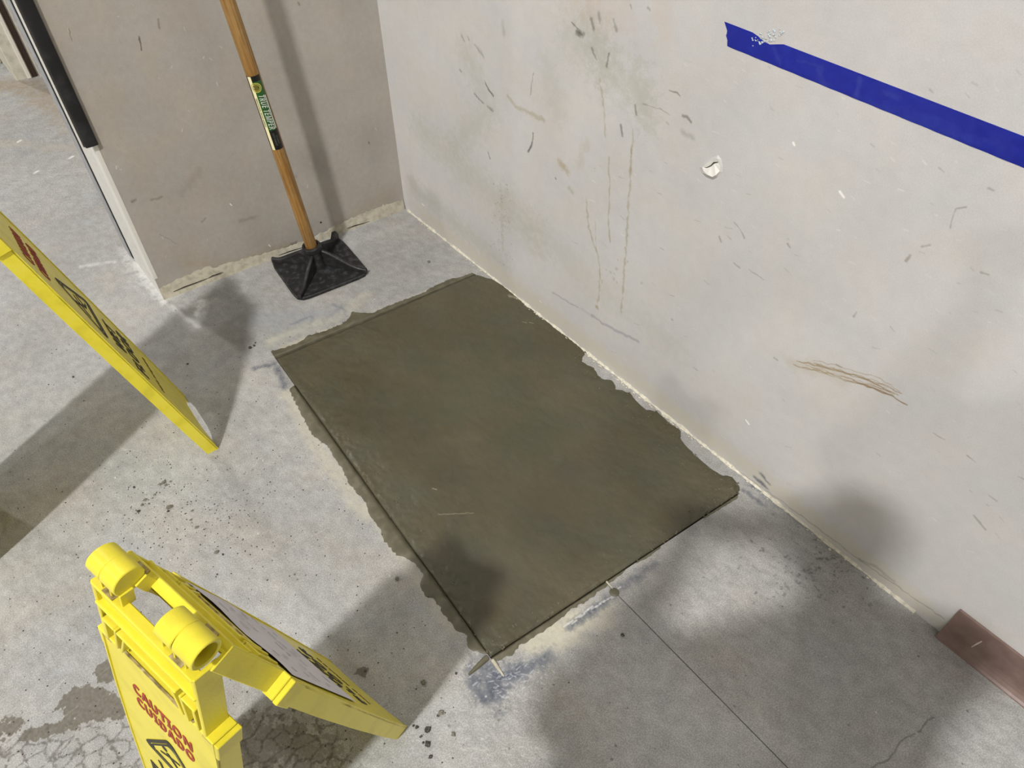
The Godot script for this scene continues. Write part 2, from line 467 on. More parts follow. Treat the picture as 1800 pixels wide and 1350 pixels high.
# ---------------------------------------------------------------- floor
func paint_floor() -> StandardMaterial3D:
	var p := ground(1536, 2048, Color8(154, 153, 150), 0.06, 0.075, 0.28, 0.02, 11)
	p.map = func(q: Vector2) -> Vector2:
		var f := F(q.x, q.y)
		return Vector2((f.x - FX0) / (FX1 - FX0) * 1536.0, (f.z - FZ0) / (FZ1 - FZ0) * 2048.0)
	var V := func(x, y): return Vector2(x, y)
	# bluish rubbed cement near the tamper, and swirls of dried slurry
	for s in [[[Vector2(300, 560), Vector2(520, 560)], 60.0, Color8(150, 154, 158), 0.35], [[Vector2(440, 560), Vector2(600, 548)], 22.0, Color8(140, 145, 152), 0.4], [[Vector2(500, 590), Vector2(560, 570), Vector2(600, 540)], 8.0, Color8(118, 124, 134), 0.5], [[Vector2(510, 570), Vector2(548, 556), Vector2(545, 575)], 5.0, Color8(108, 114, 124), 0.5], [[Vector2(585, 535), Vector2(602, 543), Vector2(608, 556)], 5.0, Color8(104, 110, 120), 0.55], [[Vector2(470, 600), Vector2(560, 568)], 9.0, Color8(178, 176, 164), 0.6]]:
		p.stroke(s[0], s[1], s[2], s[3], 0.8, 1.0, 0.5)
	# white gypsum dust by the end of the left wall and the joint
	for s in [[[Vector2(215, 440), Vector2(250, 478), Vector2(286, 528)], 18.0, 0.55], [[Vector2(140, 468), Vector2(200, 460)], 8.0, 0.5], [[Vector2(286, 530), Vector2(350, 575)], 7.0, 0.45], [[Vector2(352, 530), Vector2(345, 548)], 13.0, 0.7], [[Vector2(240, 470), Vector2(300, 520)], 34.0, 0.35], [[Vector2(560, 452), Vector2(690, 400)], 20.0, 0.2]]:
		p.stroke(s[0], s[1], Color8(214, 213, 210), s[2], 0.8, 1.2, 0.7)
	p.stroke([Vector2(225, 482), Vector2(240, 478)], 7.0, Color8(120, 118, 116), 0.5, 0.6, 1.6, 0.9)
	# pale cement film beside the patch
	for s in [[[Vector2(500, 612), Vector2(600, 575), Vector2(700, 540), Vector2(790, 498)], 14.0, 0.75], [[Vector2(475, 600), Vector2(600, 555), Vector2(640, 520)], 22.0, 0.4], [[Vector2(505, 690), Vector2(560, 790), Vector2(640, 900)], 20.0, 0.55], [[Vector2(930, 1130), Vector2(1010, 1090)], 26.0, 0.85], [[Vector2(960, 1140), Vector2(1060, 1075)], 26.0, 0.5], [[Vector2(640, 890), Vector2(720, 1000), Vector2(800, 1110)], 14.0, 0.4]]:
		p.stroke(s[0], s[1], Color8(182, 177, 158), s[2], 0.7, 0.9, 0.5)
	# worn, whitish scratched screed around the near corner of the patch
	for i in 800:
		var c := Vector2(rng.randfn(880, 130), rng.randfn(1265, 66))
		if c.x < 700 or c.y < 1130 or c.y > 1349:
			continue
		var a := rng.randf_range(-0.4, 0.9)
		p.stroke([c, c + Vector2(cos(a), sin(a)) * rng.randf_range(2, 9)], rng.randf_range(0.7, 1.2), Color8(196, 194, 192), rng.randf_range(0.15, 0.45), 0.9, 0.8, 0.3)
	# blue-black slurry ground in at the saw cuts
	for s in [[[Vector2(846, 1178), Vector2(862, 1222)], 26.0, 0.75], [[Vector2(880, 1190), Vector2(925, 1172), Vector2(965, 1152)], 15.0, 0.7], [[Vector2(850, 1210), Vector2(905, 1185)], 20.0, 0.6], [[Vector2(998, 1104), Vector2(1040, 1074), Vector2(1075, 1048)], 9.0, 0.75], [[Vector2(1080, 1040), Vector2(1150, 990)], 10.0, 0.45], [[Vector2(1320, 848), Vector2(1360, 876)], 9.0, 0.85], [[Vector2(1305, 862), Vector2(1345, 890)], 5.0, 0.5], [[Vector2(1350, 870), Vector2(1480, 960)], 16.0, 0.35], [[Vector2(488, 650), Vector2(500, 680)], 12.0, 0.6], [[Vector2(448, 648), Vector2(480, 640)], 8.0, 0.6]]:
		p.stroke(s[0], s[1], Color8(66, 72, 86), s[2], 0.9, 1.3, 0.8)
	for i in 120:
		var c := Vector2(rng.randfn(885, 34), rng.randfn(1195, 20))
		var a := rng.randf_range(-1.0, 0.6)
		p.stroke([c, c + Vector2(cos(a), sin(a)) * rng.randf_range(2, 10)], rng.randf_range(0.6, 1.1), Color8(196, 198, 204), rng.randf_range(0.2, 0.6), 0.6, 0.5, 0.0)
	for i in 14:
		var c := Vector2(990 + i * 7, 1106 - i * 5 + rng.randf_range(-6, 6))
		p.stroke([c, c + Vector2(9, -6)], 1.5, Color8(206, 206, 204), 0.6, 0.6, 0.5, 0.0)
	# damp spots at the lower left, with the crazed surface they have woken
	var wet := Color8(92, 87, 76)
	p.fill([Vector2(94, 1248), Vector2(104, 1233), Vector2(112, 1222), Vector2(126, 1210), Vector2(145, 1206), Vector2(172, 1209), Vector2(196, 1215), Vector2(214, 1230), Vector2(230, 1250), Vector2(215, 1262), Vector2(190, 1264), Vector2(165, 1268), Vector2(150, 1270), Vector2(130, 1282), Vector2(100, 1290), Vector2(60, 1305), Vector2(30, 1302), Vector2(40, 1288), Vector2(70, 1275), Vector2(100, 1270), Vector2(113, 1262), Vector2(112, 1248)], wet, 0.8, 4.5, 0.25)
	p.fill([Vector2(163, 1183), Vector2(172, 1168), Vector2(184, 1162), Vector2(215, 1170), Vector2(215, 1196), Vector2(190, 1198), Vector2(170, 1194)], wet, 0.8, 4.0, 0.25)
	p.fill([Vector2(-20, 1270), Vector2(20, 1262), Vector2(42, 1258), Vector2(40, 1275), Vector2(20, 1294), Vector2(-20, 1300)], wet, 0.8, 9.0, 0.25)
	p.fill([Vector2(622, 1182), Vector2(640, 1170), Vector2(648, 1176), Vector2(640, 1192), Vector2(630, 1188)], Color8(96, 92, 82), 0.8, 4.0, 0.1)
	p.fill([Vector2(352, 1350), Vector2(352, 1300), Vector2(420, 1262), Vector2(520, 1262), Vector2(600, 1300), Vector2(600, 1350)], Color8(110, 106, 98), 0.55, 22.0, 0.5)  # darker floor under the near sign, its shade put into the colour
	# crazing: a net of fine cracks in the worn surface
	var cn := noise(0.045, 1, 44, FastNoiseLite.TYPE_CELLULAR)
	cn.cellular_return_type = FastNoiseLite.RETURN_DISTANCE2_SUB; cn.cellular_jitter = 1.0
	cn.domain_warp_enabled = true; cn.domain_warp_amplitude = 14.0; cn.domain_warp_frequency = 0.03
	for reg in [[Vector2(-30, 1310), Vector2(60, 1290), Vector2(140, 1276), Vector2(230, 1262), Vector2(260, 1360), Vector2(-30, 1360)], [Vector2(345, 1360), Vector2(350, 1300), Vector2(420, 1262), Vector2(520, 1258), Vector2(610, 1290), Vector2(640, 1360)]]:
		p.craze(reg, cn, Color8(84, 80, 74), 0.75)
	# a hairline crack at the lower right, dark scuffs and pits
	p.stroke([Vector2(1640, 1261), Vector2(1622, 1275), Vector2(1617, 1285), Vector2(1600, 1293), Vector2(1582, 1303), Vector2(1572, 1322), Vector2(1560, 1336), Vector2(1542, 1342), Vector2(1530, 1352)], 1.1, Color8(92, 90, 86), 0.7, 0.8, 1.3, 0.4)
	for i in 130:
		var c := Vector2(rng.randfn(1430, 60), rng.randfn(1000, 40))
		p.stroke([c, c + Vector2(rng.randf_range(-5, 5), rng.randf_range(-3, 3))], rng.randf_range(1.0, 2.6), Color8(92, 92, 92), rng.randf_range(0.3, 0.7), 0.7, 0.9, 0.3)
	for i in 420:
		var c := Vector2(rng.randf_range(0, 1790), rng.randf_range(200, 1345))
		p.stroke([c], rng.randf_range(0.9, 2.0), [Color8(88, 84, 76), Color8(70, 66, 60), Color8(205, 204, 200)][i % 3], rng.randf_range(0.35, 0.8), 0.6, 0.6, 0.0)
	for i in 160:
		var c := Vector2(rng.randf_range(0, 1000), rng.randf_range(150, 1340))
		var a := rng.randf_range(-0.8, 0.3)
		p.stroke([c, c + Vector2(cos(a), sin(a)) * rng.randf_range(10, 46)], rng.randf_range(0.8, 2.2), [Color8(140, 137, 130), Color8(184, 182, 176)][i % 2], rng.randf_range(0.2, 0.5), 0.8, 1.0, 0.6)
	# earth brown tracked in at the door
	for s in [[[Vector2(40, 170), Vector2(140, 200)], 70.0, 0.5], [[Vector2(60, 140), Vector2(160, 235)], 40.0, 0.45]]:
		p.stroke(s[0], s[1], Color8(138, 122, 100), s[2], 0.9, 1.2, 0.5)
	var m := plain(Color.WHITE, 0.78)
	m.albedo_texture = tex(p.image())
	m.normal_enabled = true; m.normal_scale = 0.12; m.normal_texture = relief(0.2, 4, 71, 5.0)
	return m

func paint_far_floor() -> StandardMaterial3D:
	var p := ground(1024, 1024, Color8(154, 153, 150), 0.06, 0.075, 0.28, 0.02, 17)
	p.map = func(q: Vector2) -> Vector2:
		var f := F(q.x, q.y)
		return Vector2((f.x - FX0) / (FX1 - FX0) * 1024.0, (f.z + 3.2) / 2.45 * 1024.0)
	for s in [[[Vector2(0, 150), Vector2(60, 150), Vector2(110, 180)], 44.0, Color8(134, 116, 92), 0.6], [[Vector2(40, 160), Vector2(150, 240)], 30.0, Color8(150, 136, 116), 0.5], [[Vector2(0, 100), Vector2(20, 120)], 20.0, Color8(96, 94, 90), 0.6], [[Vector2(0, 250), Vector2(120, 262)], 20.0, Color8(168, 158, 142), 0.5]]:
		p.stroke(s[0], s[1], s[2], s[3], 1.0, 1.3, 0.5)
	for i in 160:
		var c := Vector2(rng.randf_range(-20, 190), rng.randf_range(150, 360))
		p.stroke([c, c + Vector2(rng.randf_range(4, 22), rng.randf_range(-5, 2))], rng.randf_range(0.7, 2.0), [Color8(124, 118, 108), Color8(186, 182, 172)][i % 2], rng.randf_range(0.2, 0.5), 0.8, 1.2, 0.5)
	for q in [Vector2(122, 278), Vector2(30, 250), Vector2(60, 304)]:
		p.stroke([q, q + Vector2(5, -3)], 3.0, Color8(222, 220, 214), 0.8, 0.6, 1.0, 0.3)
	var m := plain(Color.WHITE, 0.78)
	m.albedo_texture = tex(p.image())
	m.normal_enabled = true; m.normal_scale = 0.12; m.normal_texture = relief(0.2, 4, 71, 5.0)
	return m

func build_floor() -> void:
	mat_floor = paint_floor()
	var mat_far := paint_far_floor()
	var fl := struct("floor", "worn grey concrete floor, stained and dusty, sawn along one straight joint", "floor")
	var tl := F(483, 629); var tr := F(836, 482); var br := F(1300, 868); var bl := F(863, 1158)
	var j0 := F(1085, 1045); var j1 := F(1385, 1350)
	var jd := (j1 - j0).normalized(); var b0 := bl.lerp(br, 0.445)
	# start of the joint on the patch edge
	var e := (br - bl).normalized()
	var k := ((j0 - bl).x * jd.z - (j0 - bl).z * jd.x) / (e.x * jd.z - e.z * jd.x)
	b0 = bl + e * k
	var j9 := b0 + jd * ((16.1 - b0.z) / jd.z)
	var gap := Vector3(0.001, 0, 0)
	var xr := 0.12
	var polys := [
		[Vector2(-16.1, -14.1), Vector2(xr, -14.1), Vector2(xr, tr.z), Vector2(tr.x, tr.z), Vector2(tl.x, tl.z), Vector2(bl.x, bl.z), Vector2(b0.x - gap.x, b0.z), Vector2(j9.x - gap.x, 16.1), Vector2(-16.1, 16.1)],
		[Vector2(b0.x + gap.x, b0.z), Vector2(br.x, br.z), Vector2(xr, br.z), Vector2(xr, 16.1), Vector2(j9.x + gap.x, 16.1)],
		[Vector2(tr.x, tr.z), Vector2(xr, tr.z), Vector2(xr, br.z), Vector2(br.x, br.z)]]
	for pl in polys:
		var m := MB.new(); var mf := MB.new()
		# cut into the painted field and its mirror images, so that texture coordinates stay in range
		var whole := PackedVector2Array(pl)
		var xs := [-16.3, -14.3, -11.9, -9.5, -7.1, 2 * FX0 - FX1, FX0, FX1, 0.2]
		var zs := [-14.35, -10.0, -6.6, -3.2, FZ0, FZ1, 2 * FZ1 - FZ0, 9.45, 12.85, 16.25]
		for i in xs.size() - 1:
			for j in zs.size() - 1:
				var cell := PackedVector2Array([Vector2(xs[i], zs[j]), Vector2(xs[i + 1], zs[j]), Vector2(xs[i + 1], zs[j + 1]), Vector2(xs[i], zs[j + 1])])
				for piece in Geometry2D.intersect_polygons(whole, cell):
					var idx := Geometry2D.triangulate_polygon(piece)
					for t in range(0, idx.size(), 3):
						var q := []
						for s in 3:
							var w: Vector2 = piece[idx[t + s]]
							q.append(Vector3(w.x, 0, w.y))
						if zs[j] < -3.0 and zs[j] > -3.4:
							var fu := func(p3: Vector3) -> Vector2: return Vector2(pingpong((p3.x - FX0) / (FX1 - FX0), 1.0), (p3.z + 3.2) / 2.45)
							mf.tri(q[0], q[1], q[2], Vector3.UP, Vector3.UP, Vector3.UP, fu.call(q[0]), fu.call(q[1]), fu.call(q[2]))
						else:
							m.tri(q[0], q[1], q[2], Vector3.UP, Vector3.UP, Vector3.UP, mirrored(q[0]), mirrored(q[1]), mirrored(q[2]))
		var turn := 1.0 if Geometry2D.is_polygon_clockwise(whole) else -1.0
		for i in whole.size():
			var a := whole[i]; var b := whole[(i + 1) % whole.size()]
			var d := (b - a).normalized()
			m.quad(Vector3(a.x, 0, a.y), Vector3(b.x, 0, b.y), Vector3(b.x, -0.12, b.y), Vector3(a.x, -0.12, a.y), Vector3(-d.y, 0, d.x) * turn, Vector2(0.2, 0.2), Vector2(0.3, 0.2), Vector2(0.3, 0.23), Vector2(0.2, 0.23))
		obj("concrete_slab", m, mat_floor, fl)
		if mf.v.size():
			obj("concrete_slab", mf, mat_far, fl)
	var sub := MB.new()
	sub.box(Vector3(-8.0, -0.17, 1.0), Vector3(16.4, 0.1, 30.4), 0.0)
	obj("sub_base", sub, mat_crumb_dark, fl)

func mirrored(p: Vector3) -> Vector2:
	var u := (p.x - FX0) / (FX1 - FX0); var v := (p.z - FZ0) / (FZ1 - FZ0)
	return Vector2(pingpong(u, 1.0), pingpong(v, 1.0))


# ---------------------------------------------------------------- walls
func paint_right_wall() -> StandardMaterial3D:
	var p := ground(2048, 1024, Color8(192, 190, 188), 0.035, 0.02, 0.07, 0.015, 21)
	p.map = func(q: Vector2) -> Vector2:
		var f := W(q.x, q.y)
		return Vector2((f.z + 0.05) / 2.7 * 2048.0, (1.35 - f.y) / 1.35 * 1024.0)
	# greenish grime clouds
	for s in [[[Vector2(1010, 60), Vector2(1120, 170)], 60.0, 0.3], [[Vector2(1040, 20), Vector2(1060, 120)], 40.0, 0.3], [[Vector2(960, 110), Vector2(980, 200)], 30.0, 0.22], [[Vector2(820, 90), Vector2(860, 190), Vector2(800, 260)], 44.0, 0.28], [[Vector2(740, 230), Vector2(860, 340), Vector2(940, 420)], 60.0, 0.26], [[Vector2(1120, 140), Vector2(1140, 210)], 34.0, 0.25], [[Vector2(900, 350), Vector2(1040, 500), Vector2(1180, 600)], 50.0, 0.16], [[Vector2(730, 330), Vector2(880, 460)], 40.0, 0.3]]:
		p.stroke(s[0], s[1], Color8(158, 157, 140), s[2] * 0.95, 1.0, 1.3, 0.3)
	for s in [[[Vector2(1005, 0), Vector2(1090, 20)], 40.0], [[Vector2(1160, 5), Vector2(1170, 60)], 26.0]]:
		p.stroke(s[0], s[1], Color8(196, 172, 156), 0.28, 1.0, 1.3, 0.5)
	# dark knocks and scuffs
	var dark := Color8(74, 72, 62)
	for s in [[[Vector2(1014, 56), Vector2(1024, 60)], 9.0, 0.85], [[Vector2(1004, 38), Vector2(1016, 50)], 2.5, 0.7], [[Vector2(1039, 32), Vector2(1043, 48)], 6.0, 0.55], [[Vector2(1052, 22), Vector2(1054, 40)], 5.0, 0.35], [[Vector2(1078, 34), Vector2(1083, 52)], 5.0, 0.4], [[Vector2(1040, 84), Vector2(1048, 104)], 4.0, 0.5], [[Vector2(1070, 94), Vector2(1066, 116)], 4.0, 0.6], [[Vector2(852, 142), Vector2(858, 156), Vector2(867, 168)], 3.5, 0.85], [[Vector2(834, 164), Vector2(840, 172), Vector2(849, 181)], 4.0, 0.6], [[Vector2(856, 186), Vector2(866, 194)], 5.0, 0.4], [[Vector2(937, 234), Vector2(935, 250), Vector2(928, 266)], 3.5, 0.85], [[Vector2(938, 128), Vector2(934, 146), Vector2(932, 166)], 2.2, 0.45], [[Vector2(1091, 219), Vector2(1094, 238)], 4.5, 0.6], [[Vector2(1116, 184), Vector2(1118, 200)], 4.0, 0.5], [[Vector2(1200, 203), Vector2(1207, 204), Vector2(1214, 214)], 4.0, 0.6], [[Vector2(1176, 158), Vector2(1190, 162), Vector2(1195, 168)], 2.0, 0.6], [[Vector2(1138, 13), Vector2(1142, 16)], 4.0, 0.5], [[Vector2(1108, 8), Vector2(1110, 14)], 3.0, 0.5], [[Vector2(808, 122), Vector2(810, 125)], 3.5, 0.5], [[Vector2(811, 62), Vector2(816, 72)], 4.0, 0.4], [[Vector2(822, 64), Vector2(824, 70)], 3.0, 0.4], [[Vector2(858, 268), Vector2(861, 278)], 4.0, 0.55], [[Vector2(976, 312), Vector2(977, 314)], 2.6, 0.8], [[Vector2(1130, 182), Vector2(1160, 190), Vector2(1178, 202)], 1.6, 0.4], [[Vector2(834, 78), Vector2(850, 100)], 6.0, 0.3], [[Vector2(883, 36), Vector2(886, 60)], 8.0, 0.18], [[Vector2(1200, 232), Vector2(1218, 242)], 8.0, 0.22]]:
		p.stroke(s[0], s[1] * 0.8, dark, s[2] * 0.85, 0.9, 1.0, 0.4)
	p.stroke([Vector2(892, 168), Vector2(905, 186), Vector2(930, 198), Vector2(955, 210)], 6.0, Color8(160, 150, 128), 0.55, 0.8, 1.0, 0.4)
	p.stroke([Vector2(985, 286), Vector2(996, 300)], 11.0, Color8(158, 140, 108), 0.55, 0.8, 1.1, 0.4)
	p.stroke([Vector2(1000, 330), Vector2(1006, 338)], 6.0, Color8(150, 148, 132), 0.5, 0.8, 1.1, 0.4)
	# runs of dirty water
	var run := Color8(150, 138, 112)
	for s in [[[Vector2(1054, 140), Vector2(1062, 190), Vector2(1064, 240)], 2.6, 0.5], [[Vector2(1070, 276), Vector2(1071, 340), Vector2(1069, 390), Vector2(1072, 425)], 2.6, 0.65], [[Vector2(1112, 226), Vector2(1109, 290), Vector2(1104, 360), Vector2(1101, 430), Vector2(1096, 490), Vector2(1092, 548)], 3.2, 0.6], [[Vector2(1109, 262), Vector2(1107, 300)], 3.4, 0.6], [[Vector2(1030, 346), Vector2(1034, 400), Vector2(1048, 440), Vector2(1054, 470), Vector2(1053, 520), Vector2(1048, 540)], 3.0, 0.6], [[Vector2(1048, 538), Vector2(1050, 541)], 5.0, 0.6], [[Vector2(1046, 390), Vector2(1048, 440)], 2.0, 0.4], [[Vector2(880, 326), Vector2(882, 400), Vector2(884, 440)], 6.0, 0.25], [[Vector2(1018, 290), Vector2(1030, 250)], 12.0, 0.2]]:
		p.stroke(s[0], s[1], run, s[2] * 0.85, 0.9, 1.4, 0.4)
	for i in 16:
		var c := Vector2(rng.randf_range(1045, 1130), rng.randf_range(455, 500))
		p.stroke([c], rng.randf_range(2.0, 4.5), Color8(160, 154, 136), 0.5, 0.5, 0.8, 0.2)
	for i in 70:
		var c := Vector2(rng.randfn(884, 4 + i * 0.1), rng.randf_range(320, 470))
		p.stroke([c], rng.randf_range(0.9, 1.8), Color8(96, 88, 70), 0.6, 0.6, 0.6, 0.0)
	# lilac scrape low on the wall
	for s in [[[Vector2(971, 514), Vector2(985, 522), Vector2(1003, 534), Vector2(1016, 540)], 3.0, 0.55], [[Vector2(1040, 554), Vector2(1062, 570), Vector2(1090, 584), Vector2(1122, 600)], 4.4, 0.6], [[Vector2(1022, 542), Vector2(1040, 556)], 4.0, 0.25]]:
		p.stroke(s[0], s[1], Color8(152, 148, 156), s[2], 0.5, 0.7, 0.2)
	# bundle of brown scratches
	for i in 9:
		var o := rng.randf_range(-9, 9)
		p.stroke([Vector2(1395 + i * 5, 638 + o * 0.7), Vector2(1450 + i * 4, 652 + o), Vector2(1520 + i * 4, 672 + o), Vector2(1560 + i * 3, 690 + o * 0.4)], 1.1, Color8(132, 110, 78), rng.randf_range(0.35, 0.7), 0.6, 0.8, 0.3)
	p.stroke([Vector2(1500, 668), Vector2(1560, 692), Vector2(1594, 711)], 1.5, Color8(122, 100, 70), 0.75, 0.6, 0.6, 0.1)
	p.stroke([Vector2(1390, 636), Vector2(1480, 660)], 18.0, Color8(172, 158, 130), 0.3, 1.0, 1.2, 0.5)
	for s in [[[Vector2(1290, 462), Vector2(1300, 470)], 3.0], [[Vector2(1316, 473), Vector2(1330, 482), Vector2(1342, 491)], 1.6], [[Vector2(1592, 458), Vector2(1600, 448)], 3.5], [[Vector2(1620, 433), Vector2(1634, 430)], 3.5], [[Vector2(1738, 330), Vector2(1746, 334)], 3.0], [[Vector2(1712, 906), Vector2(1722, 918), Vector2(1732, 930)], 4.0], [[Vector2(1360, 628), Vector2(1366, 632)], 3.5], [[Vector2(1290, 390), Vector2(1300, 402), Vector2(1308, 418)], 2.0], [[Vector2(1264, 415), Vector2(1267, 424)], 3.0], [[Vector2(1670, 400), Vector2(1680, 366), Vector2(1698, 363)], 1.6], [[Vector2(1724, 478), Vector2(1738, 482)], 3.0], [[Vector2(1384, 428), Vector2(1388, 434)], 3.0], [[Vector2(1470, 640), Vector2(1480, 645)], 2.0], [[Vector2(1180, 560), Vector2(1182, 562)], 2.4], [[Vector2(1700, 800), Vector2(1715, 812)], 2.0], [[Vector2(1640, 760), Vector2(1660, 772)], 1.8], [[Vector2(1738, 870), Vector2(1752, 880)], 3.0], [[Vector2(1505, 548), Vector2(1500, 556)], 3.0]]:
		p.stroke(s[0], s[1] * 0.75, Color8(118, 112, 102), 0.55, 0.9, 0.9, 0.4)
	for i in 230:
		var c := Vector2(rng.randf_range(1000, 1795), rng.randf_range(100, 1000))
		var q := W(c.x, c.y)
		if q.y < 0.06:
			continue
		var a := rng.randf_range(0.2, 0.9)
		p.stroke([c, c + Vector2(cos(a), sin(a)) * rng.randf_range(2, 13)], rng.randf_range(0.8, 1.7), [Color8(150, 145, 136), Color8(128, 124, 116), Color8(224, 221, 215)][mini(i % 5, 2)], rng.randf_range(0.2, 0.5), 0.8, 0.9, 0.4)
	for s in [[Vector2(1311, 738), Vector2(1316, 745)], [Vector2(1476, 336), Vector2(1483, 346)], [Vector2(742, 358), Vector2(745, 361)], [Vector2(948, 528), Vector2(951, 531)], [Vector2(1394, 250), Vector2(1396, 254)]]:
		p.stroke(s, 2.4, Color8(240, 238, 232), 0.95, 0.5, 0.3, 0.0)
	# ghost of the removed baseboard: a yellowish band of old glue below a scored line
	var band := Color8(190, 185, 168)
	for i in 46:
		var z := 0.1 + i * 0.043
		p.draw(PackedVector2Array([Vector2((z + 0.05) / 2.7 * 2048.0, (1.35 - 0.045) / 1.35 * 1024.0), Vector2((z + 0.1) / 2.7 * 2048.0, (1.35 - 0.03) / 1.35 * 1024.0)]), 30.0, band, 0.4, 0.8, 0.9, 0.4)
	p.stroke([Vector2(1100, 690), Vector2(1250, 795), Vector2(1380, 885), Vector2(1520, 990), Vector2(1660, 1088)], 2.0, Color8(140, 134, 124), 0.6, 0.7, 0.8, 0.3)
	p.stroke([Vector2(1512, 984), Vector2(1540, 996), Vector2(1570, 1020)], 5.0, Color8(134, 132, 126), 0.5, 0.8, 1.0, 0.4)
	for s in [[[Vector2(1326, 838), Vector2(1348, 858)], 6.0], [[Vector2(1336, 832), Vector2(1352, 850)], 5.0]]:
		p.stroke(s[0], s[1], Color8(74, 78, 88), 0.7, 0.9, 1.1, 0.6)
	var m := plain(Color.WHITE, 0.72)
	m.albedo_texture = tex(p.image())
	m.normal_enabled = true; m.normal_scale = 0.05; m.normal_texture = relief(0.09, 4, 72, 3.0)
	return m

func paint_left_wall() -> StandardMaterial3D:
	var p := ground(1024, 1024, Color8(160, 154, 146), 0.04, 0.025, 0.1, 0.015, 41)  # same paint as the right wall, weaker light put into a darker base
	p.map = func(q: Vector2) -> Vector2:
		var f := LW(q.x, q.y)
		return Vector2((f.x + 0.9) / 0.9 * 1024.0, (1.0 - f.y) * 1024.0)
	for s in [[[Vector2(244, 64), Vector2(248, 88)], 3.0, 0.85], [[Vector2(278, 34), Vector2(280, 50)], 3.5, 0.35], [[Vector2(120, 50), Vector2(126, 72)], 1.6, 0.5], [[Vector2(232, 354), Vector2(238, 351)], 6.0, 0.45], [[Vector2(266, 351), Vector2(284, 346)], 5.0, 0.3], [[Vector2(320, 340), Vector2(350, 300)], 18.0, 0.1], [[Vector2(355, 390), Vector2(360, 384)], 5.0, 0.35], [[Vector2(500, 318), Vector2(520, 310)], 6.0, 0.15], [[Vector2(280, 412), Vector2(310, 428)], 1.5, 0.4], [[Vector2(510, 432), Vector2(520, 426)], 9.0, 0.45], [[Vector2(420, 388), Vector2(450, 380)], 8.0, 0.2], [[Vector2(648, 250), Vector2(649, 252)], 3.5, 0.7], [[Vector2(524, 5), Vector2(526, 8)], 4.0, 0.4]]:
		p.stroke(s[0], s[1], Color8(84, 76, 66), s[2], 0.7, 1.0, 0.3)
	for s in [[[Vector2(330, 460), Vector2(420, 470), Vector2(500, 440)], 46.0, 0.3], [[Vector2(600, 390), Vector2(690, 340)], 40.0, 0.3], [[Vector2(430, 460), Vector2(510, 430)], 22.0, 0.35]]:
		p.stroke(s[0], s[1], Color8(150, 134, 108), s[2], 1.0, 1.2, 0.5)
	for i in 60:
		var c := Vector2(rng.randf_range(90, 690), rng.randf_range(0, 470))
		p.stroke([c, c + Vector2(rng.randf_range(-2, 4), rng.randf_range(0, 6))], rng.randf_range(0.9, 2.0), [Color8(140, 130, 120), Color8(220, 214, 204)][i % 2], rng.randf_range(0.3, 0.7), 0.7, 0.8, 0.2)
	for q in [Vector2(404, 358), Vector2(673, 360), Vector2(680, 364), Vector2(472, 430), Vector2(680, 361)]:
		p.stroke([q, q + Vector2(3, 3)], 2.2, Color8(236, 232, 222), 0.9, 0.5, 0.4, 0.0)
	var m := plain(Color.WHITE, 0.75)
	m.albedo_texture = tex(p.image())
	m.normal_enabled = true; m.normal_scale = 0.05; m.normal_texture = relief(0.09, 4, 73, 3.0)
	return m

